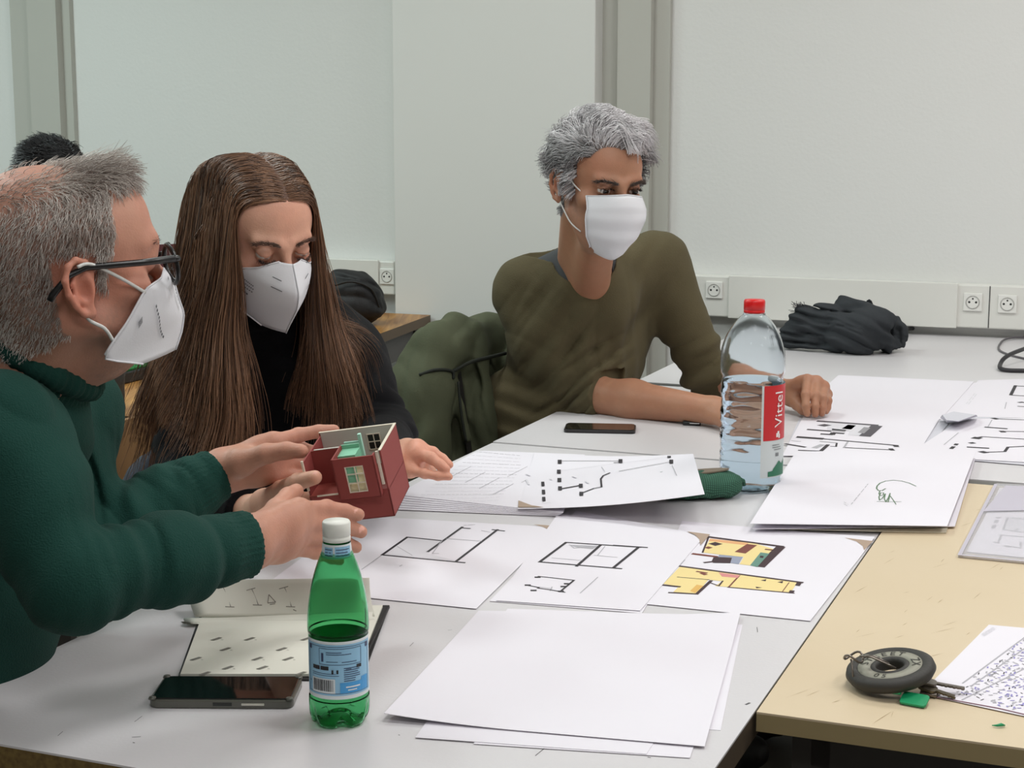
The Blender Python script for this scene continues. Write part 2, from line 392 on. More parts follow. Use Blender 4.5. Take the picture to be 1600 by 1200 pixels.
    def done(s):
        o = s.mb.build(s.name, s.mats, None, s.c)
        if s.label: tag(o, s.label, s.cat, s.group)
        return o
def cc(ox, oy, k): return lambda *a: [(ox+x/k, oy+y/k) for x, y in a]
c3 = cc(560, 700, 3.636); c4 = cc(960, 780, 3.81); c7 = cc(790, 690, 4); c6 = cc(1200, 570, 4); c2 = cc(1150, 700, 2.4); c8 = cc(1290, 960, 5.161); c9 = cc(1400, 680, 5.455)
random.seed(11)
Z1 = .7505
# ---- blank sheets at the front
def bent(f): f.__dict__['b'] = 1; return f
for k, (px, lab) in enumerate([
    ([(790, 958), (1160, 976), (1126, 1141), (700, 1112)], 'blank white sheet poking out beside the top sheet of the front stack'),
    ([(830, 957), (1150, 972), (1078, 1184), (740, 1162)], 'blank white sheet jutting out lowest at the stack corner near the beige table'),
    ([(793, 951), (1150, 963), (1010, 1178), (649, 1152)], 'blank white sheet with its long edge slipping out below the top sheet')]):
    Sheet('paper_sheet', px, Z1+.0006*k, lab, 'paper', group='blank sheets in the front stack').done()
s = Sheet('paper_sheet', [(748, 954), (1157, 961), (1101, 1166), (600, 1123)], Z1+.0028, 'blank white sheet on top of the front stack, the largest empty page', 'paper', group='blank sheets in the front stack',
          bend=lambda a, b: .006*max(0, 1-a*2.2)**2*b + .004*max(0, a-.8)*5*max(0, .3-b)*3 - .001*math.sin(b*3.1)*.5)
s.done()
# ---- plan sheet between the hands and the green bottle
Sheet('plan_sheet', [(525, 842), (700, 850), (700, 945), (430, 905)], Z1, 'white sheet lowest of the overlapping sheets under the hands', 'drawing').done()
s = Sheet('plan_sheet', [(560, 806), (873, 824), (744, 951), (410, 917)], Z1+.0012, 'plan sheet with a black L-shaped wall outline, nearest the red model', 'drawing')
for p in [((278,507),(475,527)), ((278,507),(135,608),(600,652)), ((555,645),(790,465)), ((765,465),(825,472)), ((590,450),(395,590)), ((590,455),(630,458))]: s.line(c3(*p), .0032)
for p in [((220,560),(305,610)), ((500,515),(700,530)), ((475,527),(420,600)), ((420,600),(455,600)), ((700,470),(745,478)), ((135,608),(20,690))]: s.line(c3(*p), .0012, 2)
s.fill(c3((290,515),(470,532),(395,600),(550,640),(150,604)), 3, -.0001)
s.scribble(*c3((600,440),(660,436)), (1, (0, 1)), 2); s.scribble(*c3((235,672),(255,662)), (1, (0, 1)), 2)
s.fill(c3((995,434),(1165,447),(1112,525),(1106,495),(1085,468),(1050,450)), 4); s.done()
# ---- plan sheet in the middle
s = Sheet('plan_sheet', [(900, 798), (1080, 832), (1003, 958), (765, 939)], Z1+.0006, 'white sheet just showing below the two-room plan', 'drawing'); s.done()
s = Sheet('plan_sheet', [(872, 802), (1099, 840), (1000, 954), (775, 938)], Z1+.0018, 'plan sheet showing a two-room rectangle above a small room outline', 'drawing')
for p in [((1180,537),(1600,565)), ((1180,537),(1030,648),(1490,686)), ((1375,553),(1240,672)), ((1590,566),(1450,680))]: s.line(c3(*p), .0034)
s.line(c4((0,275),(190,288)), .0034)
for p in [((1025,730),(1225,752),(1145,818)), ((955,780),(1025,793)), ((1020,797),(1080,805),(1170,820))]: s.line(c3(*p), .0022)
for x, y in ((1018,735),(962,780),(995,810),(1185,772),(1165,788),(1150,815)): s.line(c3((x-8,y),(x+8,y)), .0045)
for p in [((1100,625),(1270,640)), ((1340,610),(1470,622)), ((1200,550),(1225,570),(1330,560)), ((1400,560),(1360,610)), ((1360,735),(1260,825)), ((1025,790),(1100,800)), ((1100,790),(1090,812))]: s.line(c3(*p), .0011, 2)
s.fill(c3((1190,550),(1370,556),(1330,575),(1240,565)), 2, -.0001)
s.fill(c4((430,192),(570,210),(512,275),(505,240),(478,212)), 4); s.done()
# ---- coloured plan sheet
colm = [M('ink_yellow', srgb(236, 214, 150), .6), M('ink_rust', srgb(120, 62, 52), .6), M('ink_teal', srgb(98, 140, 126), .6), M('ink_pink', srgb(214, 140, 138), .6), M('ink_blue', srgb(150, 156, 176), .6), M('ink_orange', srgb(222, 176, 96), .6), M('ink_plum', srgb(58, 36, 42), .6), M('ink_salmon', srgb(226, 170, 120), .6)]
s = Sheet('plan_sheet', [(1066, 814), (1367, 841), (1266, 970), (1003, 943)], Z1+.001, 'plan sheet with two floor plans coloured yellow, rust and teal', 'drawing', mats=PM+colm,
          bend=lambda a, b: .004*max(0, a-.7)*max(0, .25-b)*8)
Y_, RU, TE, PI_, BL, OR, PL, SA = range(5, 13)
s.fill(c4((570,235),(840,265),(950,298),(830,398),(745,388),(770,345),(620,330),(525,318)), Y_)
s.fill(c4((570,235),(800,262),(785,275),(560,250)), SA, .00005); s.line(c4((560,225),(1000,283)), .006, PL); s.line(c4((990,285),(868,402)), .010, PL)
s.fill(c4((790,268),(850,275),(780,325),(715,315)), RU, .0001); s.fill(c4((870,318),(922,325),(850,405),(808,395)), TE, .0001); s.line(c4((905,300),(950,305)), .005, RU)
s.fill(c4((560,266),(600,256),(645,268),(600,280)), PL, .0001); s.fill(c4((535,290),(560,282),(585,290),(560,298)), RU, .0001)
s.fill(c4((600,345),(700,350),(690,382),(585,380)), PL, .00015); s.fill(c4((625,332),(765,345),(740,388),(690,380),(700,352),(615,345)), BL, .0001); s.line(c4((470,326),(612,344)), .006, RU)
s.line(c4((540,378),(590,372),(600,350)), .004, PL); s.fill(c4((868,338),(890,340),(885,352),(864,350)), PL, .0002); s.line(c4((560,228),(525,318)), .002, PL)
s.fill(c4((390,402),(1090,496),(1050,556),(680,524),(600,518),(640,490),(560,480),(490,563),(350,553),(385,520),(290,505),(340,455)), Y_)
s.line(c4((392,400),(1115,497)), .005, PL); s.line(c4((680,525),(1065,560)), .0025, PL); s.line(c4((745,455),(680,525)), .0018, RU); s.line(c4((575,487),(490,565),(330,557)), .0035, PL)
s.line(c4((270,510),(385,522)), .0045, PL); s.line(c4((378,465),(560,480)), .002, PL); s.fill(c4((620,438),(748,455),(732,470),(640,462)), PI_, .0001); s.line(c4((495,432),(545,440)), .004, RU); s.line(c4((520,442),(540,450)), .005, RU)
s.fill(c4((1088,494),(1117,498),(1103,518),(1075,514)), PL, .0001); s.fill(c4((1045,543),(1075,546),(1062,562),(1035,560)), PL, .0001)
for t3 in (((870,485),(905,478),(900,490)), ((970,495),(1005,488),(1000,502)), ((840,522),(880,528),(845,532))): s.fill(c4(*t3), PL, .0001)
s.fill(c4((490,510),(530,518),(480,560),(450,548)), OR, .0001); s.line(c4((570,498),(622,517),(645,488)), .0018, PL); s.line(c4((1040,497),(1000,552)), .001, RU)
s.line(c4((420,362),(385,400)), .001, 2); s.line(c4((265,508),(185,580)), .001, 2)
s.fill(c4((1370,230),(1540,250),(1486,305),(1478,280),(1440,252)), 4); s.done()
# ---- stack of text sheets by the woman's hand
for k in range(7):
    z = Z1+.0016*(k+1); sh = (6-k)
    px = [(735+k*2, 722-k*3), (920-k, 722-k*2), (880-sh*1.5, 806-k*1.2), (604+k*2.5, 795-k*4)]
    labs = ['lowest text sheet of the pile by the open hand', 'second lowest text sheet of the pile by the open hand', 'third lowest text sheet of the pile by the open hand', 'middle text sheet of the pile by the open hand',
            'text sheet third from the top of the pile by the open hand', 'text sheet just below the top one by the open hand', 'topmost text sheet with slanting pale writing, by the open hand']
    s = Sheet('text_sheet', px, z, labs[k], 'paper', group='text sheets piled by the open hand', th=.0009, bend=lambda a, b, q=k: -.0016*q*max(0, b-.6)*.5)
    if k == 6:
        s.bend = lambda a, b: 0
        for j in range(15): s.scribble((745-j*7.2, 706+j*5.6), (812-j*3.5+min(j, 4)*4, 712+j*5.0), (1, (0, 1)), 2 if j % 3 else 1, .0007, seed=j)
        for j in range(9): s.line([(735+j*22-30, 745+(j % 4)*9), (766+j*22-30, 729+(j % 4)*9)], .0009, 2)
    s.done()
# ---- plan sheet lying on the pencil case, lifted at its far end
Pw = [T(812, 716, .767), T(1083, 709, .795), T(1101, 772, .797), T(900, 797, .756)]
def p6bend(a, b): return 0.0
s = Sheet('plan_sheet', None, .77, 'curling plan sheet with a stepped black outline lying across the pencil case', 'drawing', world=[T(835, 707, .764), T(1083, 709, .806), T(1101, 772, .804), T(809, 793, .762)], bend=lambda a, b: -.009*math.sin(a*math.pi)*.6-.002*b*(1-a))
s.wk = 1.05
def pt6(p):
    z = .775
    A, B, C_, D = s.P
    for _ in range(6):
        q = T(p[0], p[1], z); a = b = .5
        for _ in range(8):
            r = q-(A*(1-a)*(1-b)+B*a*(1-b)+C_*a*b+D*(1-a)*b); da = (B-A)*(1-b)+(C_-D)*b; db = (D-A)*(1-a)+(C_-B)*a; det = da.x*db.y-da.y*db.x
            a += (r.x*db.y-r.y*db.x)/det; b += (da.x*r.y-da.y*r.x)/det
        z = (A*(1-a)*(1-b)+B*a*(1-b)+C_*a*b+D*(1-a)*b).z+s.bend(a, b)
    return T(p[0], p[1], z+.0003)
s.pt = pt6
def subline(s, pts, w, mi=1, n=6):
    Q = c7(*pts); out = []
    for A, B in zip(Q[:-1], Q[1:]):
        for k in range(n): out.append((A[0]+(B[0]-A[0])*k/n, A[1]+(B[1]-A[1])*k/n))
    s.line(out+[Q[-1]], w, mi)
s.lift = .0008
for x, y in ((338,128),(718,124),(333,190),(336,242),(340,294),(473,328),(470,278),(1035,127),(1022,98)): s.fill(c7((x-12,y-12),(x+12,y-12),(x+12,y+12),(x-12,y+12)) if y > 100 else c7((x-11,y-6),(x+11,y-6),(x+11,y+5),(x-11,y+5)))
for p, w in [(((338,122),(718,122)), .002), (((340,298),(470,275)), .0045), (((485,320),(550,295),(600,285),(595,235),(610,215),(650,198)), .0028), (((710,187),(1035,127)), .0018), (((680,133),(718,130)), .003)]: subline(s, p, w)
for p in [((340,185),(1020,98)), ((1040,150),(1070,215)), ((230,385),(280,383)), ((600,160),(620,190))]: subline(s, p, .0009, 2)
for p in [((232,255),(234,278)), ((236,305),(238,328)), ((238,350),(240,372))]: s.line(c7(*p), .005)
for p in [((130,205),(150,215)), ((130,240),(145,270)), ((285,240),(280,235)), ((420,220),(440,228)), ((500,250),(515,262))]: s.line(c7(*p), .003, 3)
s.fill(c7((80,370),(78,413),(240,412),(160,400)), 4); s.done()
# ---- stack with the green handwritten word, beside the water bottle
for k, (px, lab) in enumerate([
    ([(1238, 716), (1519, 722), (1478, 832), (1215, 826)], 'cream sheet lowest in the handwritten stack near the water bottle'),
    ([(1240, 712), (1524, 716), (1492, 822), (1176, 826)], 'white sheet in the middle of the handwritten stack near the water bottle')]):
    Sheet('paper_sheet', px, .7545+.003*k, lab, 'paper', mats=[M('cream_paper', srgb(232, 226, 206), .7)] if k == 0 else None, group='sheets in the handwritten stack', th=.0012).done()
m_grn = M('green_marker', srgb(86, 116, 84), .6)
s = Sheet('paper_sheet', [(1244, 705), (1525, 708), (1480, 822), (1172, 818)], .766, 'white sheet with a green handwritten word, topmost near the water bottle', 'paper', mats=PM+[m_grn], group='sheets in the handwritten stack', bend=lambda a, b: .004*(1-b)*a-.002*b*(1-a)*0); s.wk = 1.0
s.line(c2((674,143),(650,132),(620,124),(590,121),(562,124),(540,132),(529,143),(527,152),(534,160),(548,160),(560,153)), .0022, 5)
s.line(c2((540,160),(536,172),(541,180),(553,176),(553,168),(543,168),(536,184),(538,196),(548,190),(560,172),(556,190),(562,203),(572,186),(578,170),(574,190),(570,203)), .0018, 5)
s.line(c2((530,201),(585,202),(618,202)), .0018, 5); s.line(c2((578,180),(590,196),(600,212)), .0016, 5)
s.scribble(*c2((432,212),(495,135)), (1, (3, 1)), 2, .0012); s.scribble(*c2((405,203),(420,212)), (2, (0, 3)), 2, .001); s.done()
# ---- far plan sheets
ZF = .7524
Sheet('plan_sheet', [(1322, 590), (1530, 598), (1500, 655), (1262, 645)], ZF, 'blank white sheet farthest back, reaching from the resting hand', 'drawing').done()
s = Sheet('plan_sheet', [(1310, 586), (1522, 596), (1470, 655), (1250, 640)], ZF+.001, 'empty back of a sheet beyond the resting hand', 'drawing'); s.scribble((1510, 631), (1523, 615), (2, (3, 1)), 3); s.done()
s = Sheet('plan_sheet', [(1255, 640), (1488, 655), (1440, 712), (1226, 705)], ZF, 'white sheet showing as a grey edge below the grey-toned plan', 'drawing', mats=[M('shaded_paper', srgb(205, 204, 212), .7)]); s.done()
mg = [M('ink_grey_tone', srgb(150, 148, 152), .7), M('ink_dark_tone', srgb(84, 80, 86), .7)]
s = Sheet('plan_sheet', [(1262, 638), (1468, 654), (1432, 712), (1222, 712)], ZF+.002, 'plan sheet printed in grey tones under the resting fingers', 'drawing', mats=PM+mg)
s.fill(c6((370,358),(665,382),(600,445),(500,440),(510,415),(370,405)), 3)
s.line(c6((312,352),(683,379)), .008, 6); s.line(c6((680,382),(605,447)), .012, 6); s.line(c6((250,405),(390,415)), .006); s.line(c6((335,433),(400,437),(410,425),(470,430)), .006); s.line(c6((335,375),(370,382)), .012, 6)
s.fill(c6((500,375),(550,380),(520,405),(460,400)), 6); s.fill(c6((600,390),(640,395),(600,430),(560,425)), 5, .0001); s.fill(c6((400,400),(490,408),(480,420),(400,415)), 5)
s.line(c6((185,452),(340,463)), .009); s.line(c6((340,463),(810,505)), .004); s.line(c6((110,495),(230,515)), .005); s.line(c6((195,535),(330,540),(375,500)), .004); s.line(c6((475,518),(780,533)), .003)
s.line(c6((790,508),(808,508)), .01); s.line(c6((765,530),(780,530)), .01); s.line(c6((430,490),(425,512),(395,510)), .002); s.line(c6((150,475),(200,480)), .002, 2); s.line(c6((500,480),(475,518)), .002, 2)
s.line(c6((330,480),(420,488)), .003, 5); s.line(c6((290,520),(340,500)), .006, 2); s.done()
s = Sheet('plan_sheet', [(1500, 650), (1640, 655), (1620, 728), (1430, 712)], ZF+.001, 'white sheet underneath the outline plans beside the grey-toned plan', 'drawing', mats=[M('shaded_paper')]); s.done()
s = Sheet('plan_sheet', [(1502, 655), (1660, 652), (1640, 724), (1415, 712)], ZF+.0022, 'plan sheet with two thin outline plans and a dashed line', 'drawing')
for p, w in [(((1420,338),(1600,345)), .003), (((1410,338),(1430,336)), .009), (((1360,390),(1490,400)), .005), (((1455,418),(1475,418)), .009), (((1460,416),(1600,418)), .003), (((1310,455),(1340,450),(1600,465)), .003), (((1295,462),(1315,455)), .009), (((1265,490),(1285,488)), .006),
             (((1250,515),(1375,522)), .005), (((1335,548),(1360,545)), .009), (((1340,548),(1480,543),(1500,515),(1600,510)), .003), (((1180,495),(1172,502)), .004), (((1160,512),(1145,525)), .004), (((1125,545),(1115,555)), .004)]: s.line(c6(*p), w)
s.line(c6((1190,425),(1100,500)), .001, 2); s.line(c6((1400,345),(1375,388)), .001, 2); s.done()
s = Sheet('plan_sheet', [(1528, 594), (1680, 590), (1670, 655), (1488, 650)], ZF+.0012, 'plan sheet with a small black room outline, near the dark cables', 'drawing')
for p in [((1545,132),(1640,137)), ((1547,130),(1517,190),(1640,197)), ((1580,236),(1600,236)), ((1565,260),(1600,262))]: s.line(c6(*p), .004)
s.line(c6((1490,235),(1480,275)), .001, 2); s.line(c6((1575,234),(1585,236)), .008); s.done()
def fold(name, pts, z0, label):   # small crumpled dark flap between the sheets
    pass
# crumpled flap rising between the far sheets
b = MB(); q = [T(*p, .76) for p in c6((1075,330),(1190,315),(1310,322),(1190,358),(1120,362))]; c = sum(q, Vector())/5
top = [T(*p, .775) for p in c6((1090,312),(1160,292),(1300,312),(1190,352),(1115,345))]
b.add([p-c for p in q]+[p-c for p in top], [(4,3,2,1,0), (5,6,7,8,9)]+[(i, (i+1) % 5, (i+1) % 5+5, i+5) for i in range(5)])
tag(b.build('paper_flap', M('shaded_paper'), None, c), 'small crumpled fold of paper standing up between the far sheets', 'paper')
# ---- plastic folder with a plan inside, on the beige table
ZB = .7535
s = Sheet('plan_sheet', [(1562, 762), (1700, 768), (1690, 880), (1510, 862)], ZB+.0012, 'plan sheet inside the clear plastic folder on the beige table', 'drawing')
s.fill(c9((1091,700),(945,702),(915,805),(1091,830)), 3, -.0001)
for p in [((950,702),(1091,718)), ((950,702),(915,805)), ((915,805),(1091,830)), ((1010,818),(1040,800)), ((880,850),(1091,868)), ((900,850),(870,915)), ((955,945),(1060,962),(1065,910)), ((835,910),(870,920))]: s.line(c9(*p), .0016, 2)
for p in [((865,705),(882,702)), ((860,725),(850,745)), ((840,770),(828,790)), ((935,945),(960,952))]: s.line(c9(*p), .003, 2)
s.done()
s = Sheet('plastic_folder', [(1556, 755), (1704, 761), (1694, 886), (1497, 867)], ZB+.0035, 'clear grey plastic folder over a plan on the beige table', 'folder',
          mats=[M('clear_plastic', srgb(222, 220, 226), .25, Alpha=.42), M('clear_plastic_edge', srgb(196, 190, 204), .3)], th=.003)
s.mb.mi = 1; s.lift = .0004; s.line([(1499, 867), (1694, 886)], .004, 1); s.line([(1556, 757), (1500, 866)], .004, 1); s.fill(c9((935,430),(1200,440),(1190,640),(745,650)), 1); s.done()
# ---- scribbled sheet under the key ring
s = Sheet('scribbled_sheet', None, ZB+.001, 'white sheet covered in blue and black diagonal scribbles, under the key fob', 'drawing', world=[T(1545, 976, ZB+.001), T(1700, 990, ZB+.001), T(1700, 1140, ZB+.001), T(1438, 1084, ZB+.001)],
          mats=PM+[M('violet_ink', srgb(146, 140, 196), .7), M('wine_edge', srgb(120, 82, 96), .6)])
s.line([(1440, 1085), (1560, 1107), (1700, 1140)], .0016, 6)
rg = random.Random(4)
for k in range(520):
    x, y = rg.uniform(850, 1600), rg.uniform(180, 780)
    # a slanted band of hatching below the line from (1110,560) to (1600,190) in the crop
    if (y-560)*(490)+(x-1110)*370 < 6000 or y > 620+(x-950)*.27 or x < 1010: continue
    a = rg.choice([.6, -.7, 1.4, 0]); l = rg.uniform(8, 26); mi = rg.choice([2, 2, 2, 1, 5]) if x < 1380 else rg.choice([2, 5, 5, 2, 1])
    s.line(c8((x, y), (x+l*math.cos(a), y-l*math.sin(a)*.6)), .0006 if mi == 1 else .0009, mi)
for p in [((1105,556),(1640,160)), ((1180,575),(1640,250)), ((1100,690),(1640,420))]: s.line(c8(*p), .0009, 2)
s.scribble(*c8((1260,160),(1350,105)), (3, (1.6, 1.4)), 3, .0006); s.done()
# ------------------------------------------------------------------ water bottle (clear)
m_pet = M('clear_bottle_plastic', (.93, .97, 1.0), .06, IOR=1.12, Transmission_Weight=1.0, Specular_IOR_Level=.6)
m_water = M('water', (.78, .90, .98), .0, IOR=1.12, Transmission_Weight=1.0)
def smoothpoly(pts, n=6):
    out = []
    for i in range(len(pts)-1):
        p0 = pts[max(i-1, 0)]; p1 = pts[i]; p2 = pts[i+1]; p3 = pts[min(i+2, len(pts)-1)]
        for k in range(n):
            t = k/n
            out.append(tuple(.5*((2*p1[j])+(-p0[j]+p2[j])*t+(2*p0[j]-5*p1[j]+4*p2[j]-p3[j])*t*t+(-p0[j]+3*p1[j]-3*p2[j]+p3[j])*t**3) for j in range(len(p1))))
    out.append(tuple(pts[-1])); return out
def patch(mb, rfun, z0, z1, a0, a1, off=.0006, nz=10, na=14, uvmap=None):
    vs = []; fs = []
    for j in range(nz+1):
        for i in range(na+1):
            z = z0+(z1-z0)*j/nz; a = a0+(a1-a0)*i/na; r = rfun(z)+off; vs.append((r*math.cos(a), r*math.sin(a), z))
    for j in range(nz):
        for i in range(na): k = j*(na+1)+i; fs.append((k, k+1, k+na+2, k+na+1))
    mb.smooth = True; mb.add(vs, fs); mb.smooth = False
def wrap(vs, rfun, amid, zmid, off, rot=0):
    """flat (x,y) art wrapped on a cylinder: x along the angle, y up"""
    out = []
    c, s = math.cos(rot), math.sin(rot)
    for x, y, *_ in vs:
        X, Y = x*c-y*s, x*s+y*c; z = zmid+Y; r = rfun(z)+off; a = amid+X/r; out.append((r*math.cos(a), r*math.sin(a), z))
    return out
def strips(mb, rfun, amid, zmid, rects, off):
    for x0, y0, x1, y1 in rects:
        n = max(1, int(abs(x1-x0)/.004)); vs = []; fs = []
        for i in range(n+1): x = x0+(x1-x0)*i/n; vs += [(x, y0), (x, y1)]
        for i in range(n): fs.append((2*i, 2*i+2, 2*i+3, 2*i+1))
        mb.add(wrap(vs, rfun, amid, zmid, off), fs)
def water_bottle():
    p = T(1172, 762, .7515); p.z = .7516
    root = empty('water_bottle', p); root.scale = (.975,)*3; tag(root, 'large clear water bottle with red cap and red label, half full', 'bottle')
    face = math.atan2(-p.y, -p.x)      # direction from bottle to camera
    base = [(.0, .006), (.022, .004), (.034, 0), (.045, .002), (.0515, .012), (.0535, .024), (.0530, .036), (.0545, .046), (.0530, .056)]
    ribs = []
    z = .060
    while z < .178: ribs += [(.0538, z), (.0525, z+.008)]; z += .015
    prof = base+ribs+[(.0530, .186), (.0512, .194), (.0545, .203), (.0550, .220), (.0535, .240), (.0470, .262), (.0360, .282), (.0245, .296), (.0150, .304), (.0140, .308), (.0140, .315)]
    prof = smoothpoly(prof, 3)
    def mod(r, z, a):
        w = 0
        if z < .05: w = -.0035*max(0, math.cos(a*5))*max(0, 1-z/.05)*(1 if r > .02 else 0)
        if .21 < z < .28: w += .0008*math.sin(a*9)*math.sin((z-.21)/.07*math.pi)
        if .06 < z < .19: w += .0009*math.sin(a*6+z*160)
        return max(r+w, 0), z
    b = MB(); b.lathe(prof, 72, mod=mod); inner = [(max(r-.0012, 0), z+(.0014 if z < .01 else 0)) for r, z in prof][::-1]; b.lathe(inner, 72, mod=mod)
    b.build('bottle_body', m_pet, root)
    wz = .190
    w = [(max(r-.0016, 0), max(z, .0016)+.0004) for r, z in prof if z < wz]; w += [(w[-1][0]-.0005, wz), (.03, wz+.0004), (0, wz+.0004)]
    b = MB(); b.lathe(w, 72, mod=mod); b.build('water', m_water, root)
    c = MB(); c.lathe([(.0150, .3035), (.0178, .304), (.0178, .3085), (.0172, .309), (.0180, .3095), (.0180, .323), (.0168, .3262), (0, .3265)], 60, mod=lambda r, z, a: (r*(1+.012*(math.sin(a*30) > 0)*(z > .31)*(z < .3235)), z))
    c.build('cap', M('red_cap', srgb(214, 22, 24), .35), root)
    c = MB(); c.lathe([(.0140, .300), (.0190, .3005), (.0190, .3025), (.0140, .303)], 32); c.build('neck_ring', m_pet, root)
    # label: starts right of the camera axis and wraps round to the far side
    rf = lambda z: .0548
    a0 = face+R(17); a1 = face+R(152); zt, zr, zb = .186, .092, .028
    l = MB(); patch(l, rf, zb, zt, a0, a1, .0004, 12, 24); m_wl = M('label_white', srgb(205, 212, 212), .5)
    l.mi = 1; patch(l, rf, zr, zt, a0+R(4), a0+R(66), .0009, 8, 16)
    am = a0+R(37)
    vs, fs = text_geo('Vittel', .0285); l.mi = 2
    l.add(wrap([(x*1.0, y*1.0) for x, y, z in vs], rf, am, (zr+zt)/2+.006, .0022, math.pi/2), fs)
    # small leaf mark under the word, hills and lines of small print below
    for k in range(4):
        q = [(-.005+.0022*k, -.0035*k), (-.001+.0022*k, .002-.0035*k), (.002+.0010*k, -.002-.0035*k)]
    strips(l, rf, am, zr+.008, [(-.006, -.003, -.001, .004), (0, -.005, .004, .002), (-.003, .002, .002, .007)], .0014)
    l.mi = 3
    hill = [(-.028, -.012), (.022, -.012), (.022, .010), (.012, .004), (.004, .012), (-.004, .006), (-.012, -.002), (-.020, .000), (-.028, -.006)]
    vs = []; n = 24; top = lambda x: max(hy for hy in [(-.006+(x+.028)*.1) if x < -.012 else (-.002+(x+.012)*.9 if x < .004 else (.012-(x-.004)*.8 if x < .012 else .005+(x-.012)*.6))])
    for i in range(n+1): x = -.022+.046*i/n; vs += [(x, -.014), (x, top(x))]
    l.add(wrap(vs, rf, am, .044, .0010), [(2*i, 2*i+2, 2*i+3, 2*i+1) for i in range(n)])
    l.mi = 4; strips(l, rf, am, .078, [(-.014, .005, .004, .0062), (-.014, .001, .008, .0022), (-.010, -.003, .010, -.0018), (-.006, -.014, -.002, -.008), (-.001, -.014, .002, -.008)], .0010)
    l.build('label', [m_wl, M('label_red', srgb(196, 34, 40), .45), M('label_letter', srgb(235, 230, 228), .5), M('label_green', srgb(40, 112, 82), .5), M('label_print', srgb(120, 124, 126), .5)], root)
water_bottle()
